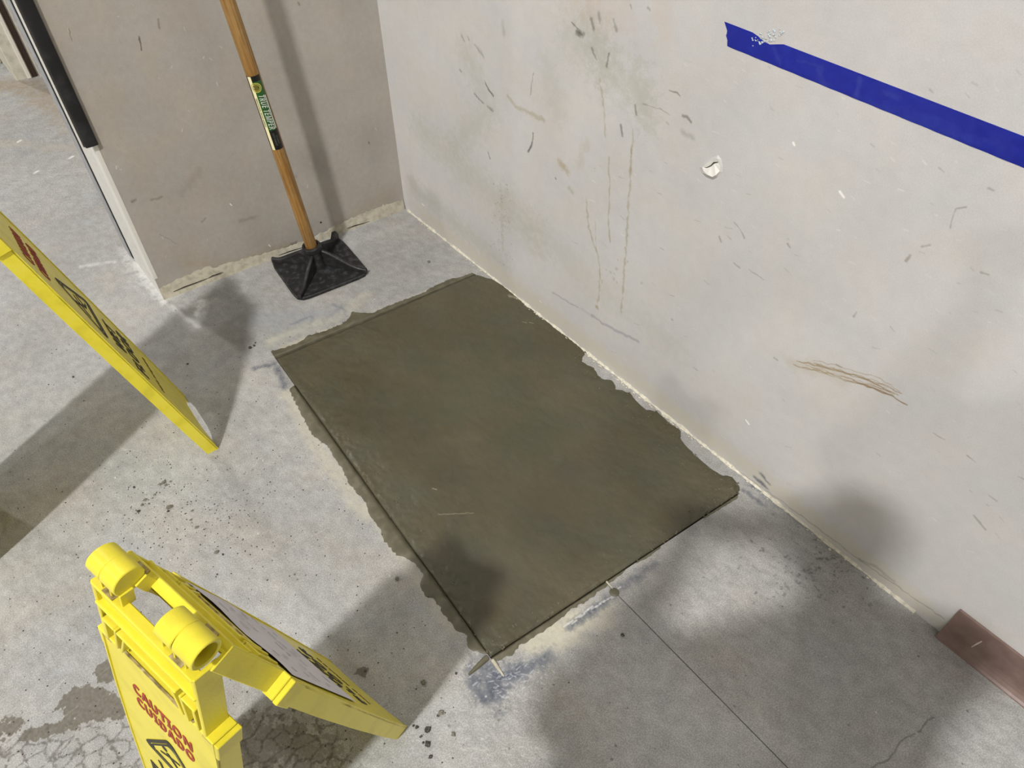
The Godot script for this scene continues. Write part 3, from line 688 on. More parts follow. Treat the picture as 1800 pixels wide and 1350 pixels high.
func build_walls() -> void:
	mat_wall = paint_right_wall()
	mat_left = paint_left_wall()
	var hall := speckled(Color8(190, 186, 178), 0.06, 0.01, 51, 0.85)
	# right wall
	var m := MB.new()
	var uvw := func(q: Vector3) -> Vector2: return Vector2((q.z + 0.05) / 2.7, (1.35 - q.y) / 1.35)
	var q := [Vector3(0, -0.1, -0.05), Vector3(0, -0.1, 2.65), Vector3(0, 1.35, 2.65), Vector3(0, 1.35, -0.05)]
	m.quad(q[0], q[1], q[2], q[3], Vector3.LEFT, uvw.call(q[0]), uvw.call(q[1]), uvw.call(q[2]), uvw.call(q[3]))
	var wr := struct("wall_right", "long off-white painted wall with grime, drips and scuffs", "wall")
	obj("painted_face", m, mat_wall, wr)
	m = MB.new()
	m.box(Vector3(0.11, 4.5, 1.0), Vector3(0.2, 9.4, 30.4), 0.0)
	for s in [[Vector3(0.005, 5.275, 1.3), Vector3(0.01, 7.85, 2.7)], [Vector3(0.005, 4.5, 9.4), Vector3(0.01, 9.4, 13.5)]]:
		m.box(s[0], s[1], 0.0)
	obj("wall_body", m, hall, wr)
	# left wall: a stub with a free end
	var wl := struct("wall_left", "painted end wall in a tone darkened for its weaker light, with its free plastered edge, behind the tamper", "wall")
	var along := (-LEFT_A).normalized(); var nn := left_normal()
	m = MB.new()
	var a := LEFT_A + Vector3(0, -0.1, 0); var b := Vector3(0.0, -0.1, 0.0)
	var ul := func(v3: Vector3) -> Vector2: return Vector2((v3.x + 0.9) / 0.9, 1.0 - v3.y)
	var top := 3.3
	for band in [[0.0, 1.0], [1.0, 2.0], [2.0, 3.0], [3.0, top]]:
		var y0: float = band[0]; var y1: float = band[1]
		var fl := int(y0) % 2 == 1
		var c := [LEFT_A + Vector3(0, y0, 0), Vector3(0, y0, 0), Vector3(0, y1, 0), LEFT_A + Vector3(0, y1, 0)]
		var t := []
		for v3 in c:
			t.append(Vector2((v3.x + 0.9) / 0.9, (v3.y - y0) if fl else 1.0 - (v3.y - y0)))
		m.quad(c[0], c[1], c[2], c[3], nn, t[0], t[1], t[2], t[3])
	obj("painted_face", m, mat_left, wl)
	m = MB.new()
	var back := Vector3(0, 0, -0.262)
	for s in [[LEFT_A - nn * 0.001, LEFT_A + back], [Vector3(-nn.x * 0.001, 0, -nn.z * 0.001), back]]:
		var c0: Vector3 = s[0]; var c1: Vector3 = s[1]
		m.quad(c0, c1, c1 + Vector3(0, top, 0), c0 + Vector3(0, top, 0), -along if s[0].x < -0.5 else along)
	m.quad(LEFT_A + back, back, back + Vector3(0, top, 0), LEFT_A + back + Vector3(0, top, 0), -nn)
	m.quad(LEFT_A + Vector3(0, top, 0), Vector3(0, top, 0), back + Vector3(0, top, 0), LEFT_A + back + Vector3(0, top, 0), Vector3.UP)
	obj("wall_end", m, speckled(Color8(206, 204, 198), 0.05, 0.03, 52, 0.7), wl)
	# bent metal corner bead along the free edge
	m = MB.new()
	m.box(LEFT_A + Vector3(0.004, 1.68, 0.0005), Vector3(0.012, 3.2, 0.002), 0.0006)
	m.box(LEFT_A + Vector3(-0.0006, 1.68, -0.03), Vector3(0.0016, 3.2, 0.06), 0.0004)
	obj("corner_bead", m, plain(Color8(214, 212, 206), 0.5), wl)
	# steel jamb behind the free end, with a dark gap
	var jm := struct("trim_1", "narrow grey steel jamb behind the free end of the left wall", "door jamb")
	m = MB.new()
	m.box(LEFT_A + Vector3(-0.0005, 1.655, -0.30), Vector3(0.011, 3.29, 0.062), 0.002)
	obj("jamb_face", m, mat_grey, jm)
	m = MB.new()
	m.box(LEFT_A + Vector3(0.002, 1.655, -0.264), Vector3(0.01, 3.29, 0.008), 0.0)  # black strip, the shade of the gap put into its colour
	obj("dark_gap", m, plain(Color8(20, 20, 22), 0.7), jm)
	# far pier of the doorway
	var wb := struct("wall_back", "pale concrete pier across the doorway at upper left", "wall")
	m = MB.new(); m.box(Vector3(-0.364, 3.0, -2.2), Vector3(0.93, 6.2, 0.27), 0.004)
	obj("pier", m, speckled(Color8(186, 182, 166), 0.08, 0.02, 53, 0.85), wb)
	m = MB.new(); m.box(Vector3(-0.772, 1.5, -2.058), Vector3(0.018, 3.0, 0.02), 0.003)
	obj("pale_edge", m, plain(Color8(206, 200, 190), 0.7), wb)
	m = MB.new(); m.box(Vector3(-0.747, 1.5, -2.062), Vector3(0.022, 3.0, 0.014), 0.003)
	obj("door_track", m, plain(Color8(44, 30, 20), 0.5), wb)
	m = MB.new(); m.box(Vector3(-0.58, 0.2, -2.052), Vector3(0.3, 0.42, 0.03), 0.004)
	obj("plinth", m, speckled(Color8(172, 166, 156), 0.08, 0.02, 54, 0.85), wb)
	m = MB.new(); m.box(Vector3(-0.58, 1.7, -2.06), Vector3(0.3, 2.5, 0.01), 0.002)
	obj("panel", m, speckled(Color8(112, 108, 102), 0.1, 0.02, 55, 0.6), wb)
	# hall
	m = MB.new(); m.box(Vector3(-8.0, 4.5, -14.2), Vector3(16.4, 9.4, 0.2), 0.0)
	var f := struct("wall_far", "far hall wall beyond the doorway", "wall"); obj("wall_body", m, hall, f)
	m = MB.new(); m.box(Vector3(-8.0, 4.5, 16.2), Vector3(16.4, 9.4, 0.2), 0.0)
	f = struct("wall_front", "hall wall behind the viewpoint", "wall"); obj("wall_body", m, hall, f)
	m = MB.new(); m.box(Vector3(-16.2, 4.5, 1.0), Vector3(0.2, 9.4, 30.6), 0.0)
	f = struct("wall_side", "hall wall on the far left", "wall"); obj("wall_body", m, hall, f)
	m = MB.new(); m.box(Vector3(-8.0, 9.3, 1.0), Vector3(16.8, 0.2, 30.8), 0.0)
	f = struct("ceiling", "grey hall ceiling carrying the lamps", "ceiling"); obj("deck", m, speckled(Color8(150, 150, 150), 0.06, 0.01, 56, 0.9), f)
	# gouge knocked out of the right wall
	var mat_wall_plain := plain(Color8(192, 190, 188), 0.72)
	m = MB.new()
	var c := W(1249, 296)
	var rim := [Vector2(1234, 294), Vector2(1240, 288), Vector2(1250, 282), Vector2(1259, 278), Vector2(1264, 284), Vector2(1266, 293), Vector2(1265, 301), Vector2(1258, 308), Vector2(1252, 311), Vector2(1243, 307), Vector2(1237, 301)]
	var crease := [Vector2(1235, 294), Vector2(1243, 294.5), Vector2(1250, 291), Vector2(1255, 286), Vector2(1262, 285)]
	var far_in := c + Vector3(-0.2, 0, 0)
	var up_rim := [0, 1, 2, 3, 4]; var low_rim := [0, 10, 9, 8, 7, 6, 5, 4]
	var pt := func(q2: Vector2, out: float) -> Vector3: return W(q2.x, q2.y, out)
	for k in rim.size():
		var a2: Vector2 = rim[k]; var b2: Vector2 = rim[(k + 1) % rim.size()]
		var oa: float = 0.0035 if k in [1, 2, 3] else 0.006 if k in [7, 8, 9] else 0.002
		var l := (k + 1) % rim.size()
		var ob: float = 0.0035 if l in [1, 2, 3] else 0.006 if l in [7, 8, 9] else 0.002
		var mid2 := Vector2(1250, 295)
		m.flat_any(pt.call(a2, oa), pt.call(b2, ob), pt.call(mid2 + (b2 - mid2) * 1.35, -0.0003), pt.call(mid2 + (a2 - mid2) * 1.35, -0.0003), c + Vector3(0.3, 0, 0))
	obj("dented_skin", m, mat_wall_plain, wr)
	m = MB.new()
	for k in 4:
		m.flat_any(pt.call(rim[k], 0.0035 if k > 0 else 0.002), pt.call(rim[k + 1], 0.0035 if k < 3 else 0.002), pt.call(crease[k + 1], 0.0004), pt.call(crease[k], 0.0004), c + Vector3(0.3, 0, 0))
	for k in 7:
		var t0: Vector2 = rim[low_rim[k]]; var t1: Vector2 = rim[low_rim[k + 1]]
		var c0: Vector2 = crease[mini(4, int(k * 4.0 / 7.0 + 0.5))]; var c1: Vector2 = crease[mini(4, int((k + 1) * 4.0 / 7.0 + 0.5))]
		var o0: float = 0.006 if low_rim[k] in [7, 8, 9] else 0.002
		var o1: float = 0.006 if low_rim[k + 1] in [7, 8, 9] else 0.002
		m.flat_any(pt.call(t0, o0), pt.call(t1, o1), pt.call(c1, 0.0003), pt.call(c0, 0.0003), c + Vector3(0.3, 0, 0))
	obj("gypsum_gouge", m, plain(Color8(222, 220, 214), 0.9), wr)
	m = MB.new()
	var line := PackedVector3Array(); var lr := PackedFloat32Array()
	for k in 5:
		line.append(pt.call(crease[k], 0.0006)); lr.append([0.0004, 0.0009, 0.0014, 0.0018, 0.0008][k])
	m.tube(line, lr, 6)
	obj("crack_line", m, plain(Color8(70, 68, 62), 0.9), wr)  # dark line drawn along the crease of the gouge
	ragged_base()

func ragged_base() -> void:
	# crumbling caulk and torn paper along the foot of both walls
	var t := struct("trim_2", "crumbling whitish caulk line along the foot of the right wall", "caulk")
	var m := MB.new()
	var n := 260
	var strip := func(i: int, j: int) -> Vector3:
		var z := 0.02 + 2.03 * i / n
		var r := 0.6 + 0.5 * sin(z * 61.0) * sin(z * 23.0 + 1.0) + rng_hash(i) * 0.8
		var w := maxf(0.0006, 0.0036 * (r - 0.15))
		return [Vector3(0.0004, w * 1.7 + 0.001, z), Vector3(-w * 0.55, w * 0.8 + 0.0006, z), Vector3(-w - 0.001, -0.0005, z)][j]
	m.grid(n, 2, strip, Vector3(-1, 1, 0))
	obj("caulk", m, mat_plaster, t)
	m = MB.new()
	for i in 150:
		var z := rng.randf_range(0.05, 2.0) if i % 2 else rng.randf_range(0.75, 1.45)
		var s := rng.randf_range(0.0015, 0.005)
		m.lump(Vector3(-rng.randf_range(0.001, 0.012), s * 0.3, z), Vector3(s, s * 0.7, s * 1.6), rng)
	obj("plaster_chips", m, mat_plaster, t).set_meta("kind", "stuff")
	t = struct("trim_3", "torn paper and loose plaster along the foot of the left wall", "plaster edge")
	m = MB.new()
	var k := 120
	var edge := func(i: int, j: int) -> Vector3:
		var s := float(i) / k
		var p := LEFT_A.lerp(Vector3(-0.005, 0, 0), s)
		var hgt := 0.03 + 0.012 * sin(s * 9.0) + 0.008 * rng_hash(i + 900) + (0.01 if s < 0.2 else 0.0)
		var nn := left_normal()
		return [p + nn * 0.0008 + Vector3(0, hgt, 0), p + nn * 0.003 + Vector3(0, hgt * 0.75 + 0.002 * rng_hash(i + 50), 0), p + nn * (0.004 + 0.002 * rng_hash(i + 33)) + Vector3(0, hgt * 0.3, 0), p + nn * 0.008 + Vector3(0, -0.001, 0)][j]
	m.grid(k, 3, edge, left_normal() + Vector3.UP)
	obj("torn_paper_edge", m, mat_pale, t)
	m = MB.new()
	var nl := left_normal()
	for s in [[Vector2(305, 513), Vector2(365, 489)], [Vector2(366, 489), Vector2(392, 478)], [Vector2(490, 449), Vector2(555, 428)], [Vector2(610, 402), Vector2(650, 389)]]:
		var p0 := LW(s[0].x, s[0].y, 0.007); var p1 := LW(s[1].x, s[1].y, 0.007)
		m.tube(PackedVector3Array([p0, p0.lerp(p1, 0.3) + Vector3(0, 0.002, 0), p0.lerp(p1, 0.7), p1]), PackedFloat32Array([0.0006, 0.0016, 0.0013, 0.0005]), 6)
	obj("dark_crack", m, plain(Color8(34, 30, 24), 0.95), t)
	for q in [Vector2(407, 475), Vector2(510, 436), Vector2(618, 390), Vector2(627, 389), Vector2(564, 391)]:
		m = MB.new()
		var at := LW(q.x, q.y, 0.0006)
		m.xf = Transform3D(Basis(nl.cross(Vector3.UP), nl, Vector3.UP), at)
		m.lathe(PackedVector2Array([Vector2(0.0, 0.0006), Vector2(0.0028, 0.0006), Vector2(0.0034, 0.0)]), 12)
		obj("screw_hole", m, plain(Color8(40, 36, 30), 0.8), t)

func rng_hash(i: int) -> float:
	return fposmod(sin(i * 12.9898) * 43758.5453, 1.0)


# ---------------------------------------------------------------- wet patch
func paint_wet() -> StandardMaterial3D:
	var p := ground(1024, 1024, Color8(78, 74, 57), 0.05, 0.025, 0.04, 0.02, 81)
	var m := plain(Color.WHITE, 0.42)
	m.metallic_specular = 0.5
	p.map = func(q: Vector2) -> Vector2:
		var f := F(q.x, q.y)
		return Vector2((f.x + 0.85) / 0.9 * 1024.0, (f.z - 0.35) / 1.3 * 1024.0)
	for s in [[[Vector2(860, 640), Vector2(760, 700), Vector2(940, 760)], 120.0, Color8(73, 74, 54), 0.4], [[Vector2(700, 760), Vector2(860, 850), Vector2(990, 900)], 60.0, Color8(81, 73, 58), 0.4], [[Vector2(860, 1010), Vector2(900, 1040)], 60.0, Color8(81, 73, 58), 0.4], [[Vector2(980, 860), Vector2(1080, 770)], 50.0, Color8(81, 73, 58), 0.4], [[Vector2(900, 530), Vector2(1060, 640)], 60.0, Color8(73, 69, 53), 0.35]]:
		p.stroke(s[0], s[1], s[2], s[3], 1.0, 1.2, 0.3)
	p.stroke([Vector2(770, 905), Vector2(800, 904), Vector2(832, 903)], 1.0, Color8(150, 146, 128), 0.8, 0.6, 0.5, 0.3)
	p.stroke([Vector2(895, 522), Vector2(918, 528)], 9.0, Color8(150, 146, 126), 0.8, 0.8, 0.9, 0.4)
	for q in [Vector2(918, 567), Vector2(930, 568), Vector2(760, 860)]:
		p.stroke([q, q + Vector2(7, 2)], 2.0, Color8(170, 166, 146), 0.7, 0.6, 0.6, 0.2)
	for i in 240:
		var c := Vector2(rng.randf_range(500, 1280), rng.randf_range(490, 1140))
		p.stroke([c], rng.randf_range(0.8, 1.8), Color8(48, 44, 32), rng.randf_range(0.4, 0.8), 0.6, 0.6, 0.0)
	m.albedo_texture = tex(p.image())
	m.normal_enabled = true; m.normal_scale = 0.3; m.normal_texture = relief(0.03, 5, 74, 6.0)
	return m

func build_patch() -> void:
	mat_wet = paint_wet()
	mat_smear = speckled(Color8(88, 84, 66), 0.08, 0.02, 82, 0.55)
	var t := thing("concrete_patch", "freshly troweled wet grey-brown concrete patch let into the floor beside the right wall", "concrete patch", F(890, 800))
	var o := t.position
	# left edge and right edge of the slab, as runs of floor points
	var left := [F(485, 631), F(863, 1156)]
	var rp := [Vector2(836, 482), Vector2(852, 487), Vector2(867, 491), Vector2(888, 503), Vector2(907, 518), Vector2(924, 534), Vector2(949, 555), Vector2(978, 577), Vector2(1013, 602), Vector2(1029, 620), Vector2(1024, 634), Vector2(1045, 647), Vector2(1052, 661), Vector2(1077, 669), Vector2(1084, 683), Vector2(1109, 690), Vector2(1118, 704), Vector2(1136, 720), Vector2(1155, 723), Vector2(1177, 743), Vector2(1198, 756), Vector2(1202, 779), Vector2(1223, 800), Vector2(1248, 822), Vector2(1262, 831), Vector2(1288, 838), Vector2(1298, 850), Vector2(1307, 861), Vector2(1298, 869)]
	var right := []
	for q in rp:
		right.append(F(q.x, q.y))
	var ny := 260; var nx := 170
	var nz := noise(3.0, 4, 91); var nf := noise(42.0, 3, 92); var nw := noise(14.0, 3, 93)
	var m := MB.new()
	var put := func(i: int, j: int) -> Vector3:
		var s := float(i) / nx; var v := lerpf(0.0026, 0.9982, float(j) / ny)
		s = s * s * (3.0 - 2.0 * s) * 0.4 + s * 0.6
		var k := v * (right.size() - 1)
		var a: Vector3 = left[0].lerp(left[1], v)
		# right edge parametrised by its own z so that rows stay nearly straight
		var zt: float = lerpf(right[0].z, right[-1].z, v)
		var b: Vector3 = right[-1]
		for r in right.size() - 1:
			if right[r + 1].z >= zt and right[r].z <= zt:
				b = right[r].lerp(right[r + 1], (zt - right[r].z) / maxf(1e-5, right[r + 1].z - right[r].z)); break
		var p := a.lerp(b, s)
		var n1 := nz.get_noise_2d(p.x, p.z); var n2 := nf.get_noise_2d(p.x, p.z); var n3 := nw.get_noise_2d(p.x, p.z)
		var from_left := a.distance_to(p); var from_right := b.distance_to(p)
		var ends := minf(v, 1.0 - v) * 1.15
		var near := minf(from_left, minf(from_right, ends))
		var ripple := exp(-near / 0.05)
		p.y = 0.0035 + n1 * 0.0016 + n3 * 0.0005 + n2 * 0.0026 * ripple
		# troweled lip just inside the cut, thin feather towards the wall
		p.y += 0.0012 * exp(-pow((from_left - 0.012) / 0.008, 2.0))
		if s > 0.97:
			p.y = maxf(p.y * clampf(from_right / 0.02 + 0.12, 0.0, 1.0), 0.0007)
			p.z += n2 * 0.006; p.x += minf(0.0, n3 * 0.012)
		if i == nx:
			p.y = -0.0006
		if i == 0 or j == 0 or j == ny:
			p.y = minf(p.y, 0.0006) - 0.002
		return p - o
	var uvp := func(p: Vector3) -> Vector2: return Vector2((p.x + o.x + 0.85) / 0.9, (p.z + o.z - 0.35) / 1.3)
	m.grid(nx, ny, put, Vector3.UP, uvp)
	# sides of the slab going down into the pit
	for j in ny:
		var a: Vector3 = put.call(0, j); var b: Vector3 = put.call(0, j + 1)
		m.quad(a, b, b + Vector3(0, -0.05, 0), a + Vector3(0, -0.05, 0), Vector3.LEFT, uvp.call(a), uvp.call(b), uvp.call(b), uvp.call(a))
	for i in nx:
		for j in [0, ny]:
			var a: Vector3 = put.call(i, j); var b: Vector3 = put.call(i + 1, j)
			m.quad(a, b, b + Vector3(0, -0.05, 0), a + Vector3(0, -0.05, 0), Vector3(0, 0, -1 if j == 0 else 1), uvp.call(a), uvp.call(b), uvp.call(b), uvp.call(a))
	obj("wet_slab", m, mat_wet, t)
	# film of wet cement dragged over the old floor outside the saw cuts: three runs, each with its own outline
	var top_out := [Vector2(468, 628), Vector2(476, 617), Vector2(495, 612), Vector2(530, 600), Vector2(541, 589), Vector2(575, 580), Vector2(598, 570), Vector2(610, 562), Vector2(619, 547), Vector2(632, 549), Vector2(655, 550), Vector2(675, 540), Vector2(700, 530), Vector2(740, 516), Vector2(768, 500), Vector2(790, 490), Vector2(805, 488), Vector2(832, 479)]
	var left_out := [Vector2(508, 683), Vector2(515, 700), Vector2(530, 730), Vector2(545, 762), Vector2(560, 775), Vector2(575, 785), Vector2(590, 808), Vector2(603, 830), Vector2(612, 850), Vector2(640, 880), Vector2(651, 908), Vector2(668, 932), Vector2(675, 953), Vector2(696, 977), Vector2(724, 986), Vector2(743, 1009), Vector2(738, 1030), Vector2(745, 1047), Vector2(762, 1054), Vector2(783, 1085), Vector2(800, 1106), Vector2(818, 1117), Vector2(823, 1142), Vector2(853, 1150)]
	var low_out := [Vector2(862, 1164), Vector2(878, 1161), Vector2(899, 1153), Vector2(913, 1135), Vector2(931, 1128), Vector2(949, 1113), Vector2(981, 1092), Vector2(1006, 1071), Vector2(1038, 1053), Vector2(1059, 1036), Vector2(1073, 1025), Vector2(1109, 996), Vector2(1144, 977), Vector2(1173, 953), Vector2(1210, 927), Vector2(1250, 905), Vector2(1280, 886), Vector2(1300, 874)]
	for s in [[top_out, Vector2(483, 629), Vector2(836, 482), 0.0], [left_out, Vector2(483, 629), Vector2(863, 1158), 0.0], [low_out, Vector2(863, 1158), Vector2(1300, 868), 0.0]]:
		var out := PackedVector2Array()
		for q in s[0]:
			var f := F(q.x, q.y); out.append(Vector2(f.x, f.z))
		var a := F(s[1].x, s[1].y); var b := F(s[2].x, s[2].y)
		film(t, out, Vector2(a.x, a.z), Vector2(b.x, b.z), o)
	# overcut ends of the saw lines at the near corner
	for s in [[Vector2(856, 1156), Vector2(824, 1186), 0.007], [Vector2(866, 1160), Vector2(886, 1189), 0.0045], [Vector2(1066, 1022), Vector2(1077, 1035), 0.0025]]:
		m = MB.new()
		var a := F(s[0].x, s[0].y, 0.002) - o; var b := F(s[1].x, s[1].y, 0.001) - o
		m.tube(PackedVector3Array([a, a.lerp(b, 0.5), b]), PackedFloat32Array([s[2], s[2] * 0.8, s[2] * 0.35]), 8)
		obj("overcut_ridge", m, mat_smear if s[2] > 0.005 else mat_pale, t)
	m = MB.new()
	m.xf = Transform3D(Basis(), F(1080, 1041) - o)
	m.lathe(PackedVector2Array([Vector2(0.0, 0.003), Vector2(0.007, 0.0026), Vector2(0.0105, 0.001), Vector2(0.0112, 0.0)]), 20)
	obj("cement_dab", m, mat_smear, t)
	# small drags and crumbs raised along the edges by the trowel
	m = MB.new()
	for i in 420:
		var s := rng.randf()
		var e := i % 3
		var a: Vector3
		if e == 0:
			a = left[0].lerp(left[1], s) + Vector3(absf(rng.randfn(0.02, 0.03)), 0, 0)
		elif e == 1:
			a = left[1].lerp(right[-1], s) - Vector3(0, 0, absf(rng.randfn(0.01, 0.02)))
		else:
			a = right[int(s * (right.size() - 1))] - Vector3(absf(rng.randfn(0.03, 0.03)), 0, 0)
		var sz := rng.randf_range(0.0018, 0.0045)
		m.lump(Vector3(a.x, 0.0036, a.z) - o, Vector3(sz, sz * 0.8, sz * rng.randf_range(1.0, 2.2)), rng, 0.3)
	obj("trowel_crumbs", m, mat_smear, t).set_meta("kind", "stuff")

func film(t: Node3D, out: PackedVector2Array, a: Vector2, b: Vector2, o: Vector3) -> void:
	# outline resampled finely, with a ragged rim, then drawn out as rows from the saw cut
	var dir := (b - a).normalized(); var side := Vector2(-dir.y, dir.x)
	var mid := (out[out.size() / 2] - a)
	if mid.dot(side) < 0.0:
		side = -side
	var len := a.distance_to(b)
	var n := int(len / 0.006)
	var pts := PackedVector3Array()
	var wid := PackedFloat32Array()
	for i in n + 1:
		var s := len * i / n
		var w := 0.0
		for k in out.size() - 1:
			var s0 := (out[k] - a).dot(dir); var s1 := (out[k + 1] - a).dot(dir)
			if (s >= s0 and s <= s1) or (s >= s1 and s <= s0):
				w = maxf(w, lerpf((out[k] - a).dot(side), (out[k + 1] - a).dot(side), (s - s0) / (s1 - s0) if absf(s1 - s0) > 1e-6 else 0.0))
		wid.append(maxf(0.0, w))
	var nf := noise(60.0, 3, 94)
	var m := MB.new()
	var cols := 6
	var put := func(i: int, j: int) -> Vector3:
		var s: float = len * i / n
		var base := a + dir * s
		var w: float = wid[i] + nf.get_noise_2d(base.x, base.y) * 0.006 * minf(1.0, wid[i] / 0.01)
		var cut := 0.0003 + 0.0008 * maxf(0.0, nf.get_noise_2d(base.x + 5.0, base.y))
		w = maxf(w, cut + 0.0003)
		var u: float = j / float(cols)
		var q := base + side * lerpf(-0.0005, w, u)
		var y := 0.0022 * sqrt(maxf(0.0, 1.0 - u * u * 0.98)) + 0.0006 * nf.get_noise_2d(q.x * 0.6, q.y * 0.6)
		if j == 0:
			y = -0.02
		elif j == 1:
			q = base + side * (-0.0004 + cut * 0.5)
		if j == cols or wid[i] < 0.003:
			y = minf(y, -0.0004)
		return Vector3(q.x, y, q.y) - o
	m.grid(n, cols, put, Vector3.UP)
	obj("cement_film", m, mat_smear, t)


# ---------------------------------------------------------------- tamper
func build_tamper() -> void:
	var cor: Array[Vector3] = [F(472, 463), F(525, 534), F(656, 484), F(595, 417)]
	var c: Vector3 = (cor[0] + cor[1] + cor[2] + cor[3]) / 4.0
	c.y = 0.0
	var t := thing("hand_tamper", "black iron plate tamper with long wooden handle, stood against the left wall", "tamper", c)
	var ex := ((cor[2] - cor[1]) + (cor[3] - cor[0])).normalized()     # along the near edge
	var ez := ((cor[1] - cor[0]) + (cor[2] - cor[3])).normalized()
	ez = (ez - ex * ez.dot(ex)).normalized()
	var hx := 0.128; var hz := 0.127
	# plate: rounded square, thin rim, rising slightly to the socket
	var m := MB.new()
	m.xf = Transform3D(Basis(ex, Vector3.UP, ez), Vector3.ZERO)
	var ring := []
	for k in 48:
		var a := TAU * (k + 0.5) / 48.0
		var d := Vector2(cos(a), sin(a))
		var e := 9.0
		var r := pow(pow(absf(d.x), e) + pow(absf(d.y), e), -1.0 / e)
		ring.append(Vector2(d.x * r * hx, d.y * r * hz))
	var levels := [[1.0, 0.0015], [1.0, 0.009], [0.97, 0.0115], [0.93, 0.0105], [0.5, 0.0155], [0.2, 0.022], [0.0, 0.023]]
	for l in levels.size() - 1:
		for k in 48:
			var p0: Vector2 = ring[k]; var p1: Vector2 = ring[(k + 1) % 48]
			var a := Vector3(p0.x * levels[l][0], levels[l][1], p0.y * levels[l][0]); var b := Vector3(p1.x * levels[l][0], levels[l][1], p1.y * levels[l][0])
			var d := Vector3(p0.x * levels[l + 1][0], levels[l + 1][1], p0.y * levels[l + 1][0]); var f := Vector3(p1.x * levels[l + 1][0], levels[l + 1][1], p1.y * levels[l + 1][0])
			m.flat_any(a, b, f, d, Vector3(0, -0.05, 0))
	for k in 48:
		var p0: Vector2 = ring[k]; var p1: Vector2 = ring[(k + 1) % 48]
		m.tri(Vector3(0, 0.0015, 0), Vector3(p0.x, 0.0015, p0.y), Vector3(p1.x, 0.0015, p1.y), Vector3.DOWN, Vector3.DOWN, Vector3.DOWN)
	var plate := obj("plate", m, mat_iron, t)
	# four curved webs from the socket to the corners
	for s in [Vector2(1, 1), Vector2(1, -1), Vector2(-1, 1), Vector2(-1, -1)]:
		m = MB.new()
		var out: Vector3 = (ex * s.x * hx + ez * s.y * hz)
		var full := out.length() * 0.93
		var od := out.normalized()
		m.xf = Transform3D(Basis(od, Vector3.UP, od.cross(Vector3.UP)), Vector3.ZERO)
		var prof := PackedVector2Array([Vector2(0.012, 0.012)])
		for k in 15:
			var u := k / 14.0
			var hgt := lerpf(0.078, 0.02, smoothstep(0.0, 1.0, u)) - 0.006 * sin(PI * u) + (0.012 if s.x > 0 and s.y < 0 and u > 0.75 else 0.0) * sin(PI * (u - 0.75) / 0.25) * 2.0
			prof.append(Vector2(lerpf(0.016, full, u), hgt))
		prof.append(Vector2(full, 0.008))
		var rev := PackedVector2Array(prof); rev.reverse()
		m.prism(rev, -0.0062, 0.0062)
		# thickened top bead
		var bead := PackedVector3Array(); var rr := PackedFloat32Array()
		for k in range(1, prof.size() - 1):
			bead.append(Vector3(prof[k].x, prof[k].y, 0)); rr.append(0.0068)
		m.tube(bead, rr, 8)
		obj("web", m, mat_iron, t)
	# socket
	var base := Vector3(0, 0, 0)
	var grip := Zp(400, 0, c.z) - c
	var foot := Zp(548, 435, c.z) - c
	var axis := (grip - foot).normalized()
	m = MB.new()
	m.xf = Transform3D(Basis(axis.cross(Vector3.BACK).normalized(), axis, Vector3.BACK - axis * axis.z).orthonormalized(), foot - axis * (foot.y - 0.012))
	m.lathe(PackedVector2Array([Vector2(0.036, 0.0), Vector2(0.033, 0.01), Vector2(0.029, 0.03), Vector2(0.0275, 0.062), Vector2(0.028, 0.07), Vector2(0.031, 0.076), Vector2(0.031, 0.088), Vector2(0.029, 0.092), Vector2(0.0225, 0.092), Vector2(0.0205, 0.086), Vector2(0.0, 0.086)]), 36)
	obj("socket", m, mat_iron, t)
	# handle
	m = MB.new()
	var pts := PackedVector3Array(); var rad := PackedFloat32Array()
	var lo := foot - axis * 0.02
	for k in 25:
		var u := k / 24.0
		pts.append(lo + axis * (1.16 * u)); rad.append(lerpf(0.0188, 0.0185, u) * (1.0 - (pow(maxf(0.0, (u - 0.97) / 0.03), 2.0) * 0.4)))
	m.tube(pts, rad, 28)
	var p := ground(256, 1024, Color8(142, 106, 56), 0.10, 0.05, 0.05, 0.03, 95)
	for x in 256:                                           # long grain
		var band := blot[(x * 2) & 511] - 128
		for y in 1024:
			var g := blot[((y / 5) & 511) * 512 + ((x * 5) & 511)] - 128
			var i := (y * 256 + x) * 3
			var dk := band * 0.08 + g * 0.22
			p.d[i] = clampi(int(p.d[i] + dk), 0, 255); p.d[i + 1] = clampi(int(p.d[i + 1] + dk), 0, 255); p.d[i + 2] = clampi(int(p.d[i + 2] + dk * 0.8), 0, 255)
	p.map = func(q: Vector2) -> Vector2: return q
	p.wobble = false
	for i in 26:
		var q := Vector2(rng.randf_range(0, 255), rng.randf_range(0, 1023))
		p.stroke([q, q + Vector2(rng.randf_range(-2, 2), rng.randf_range(8, 46))], rng.randf_range(0.8, 1.8), Color8(92, 58, 26), rng.randf_range(0.4, 0.8), 0.7, 0.7, 0.2)
	var wood := plain(Color.WHITE, 0.5)
	wood.albedo_texture = tex(p.image()); wood.uv1_scale = Vector3(1, 0.9, 1)
	var handle := obj("handle", m, wood, t)
	# printed sticker wrapped round the near side of the handle
	var s0 := Zp(492, 262, c.z + 0.018) - c; var s1 := Zp(438, 137, c.z + 0.018) - c
	var h0 := (s0 - lo).dot(axis); var h1 := (s1 - lo).dot(axis)
	var view := (CAM - (lo + c + axis * h0)); view = (view - axis * view.dot(axis)).normalized()
	var sidev := axis.cross(view).normalized()
	var R := 0.0191
	var wrap := func(a: float, y: float, r: float) -> Vector3:            # a: angle from the viewer's side, y: 0 low to 1 high
		return lo + axis * lerpf(h0, h1, y) + (view * cos(a) + sidev * sin(a)) * r
	var L := h1 - h0
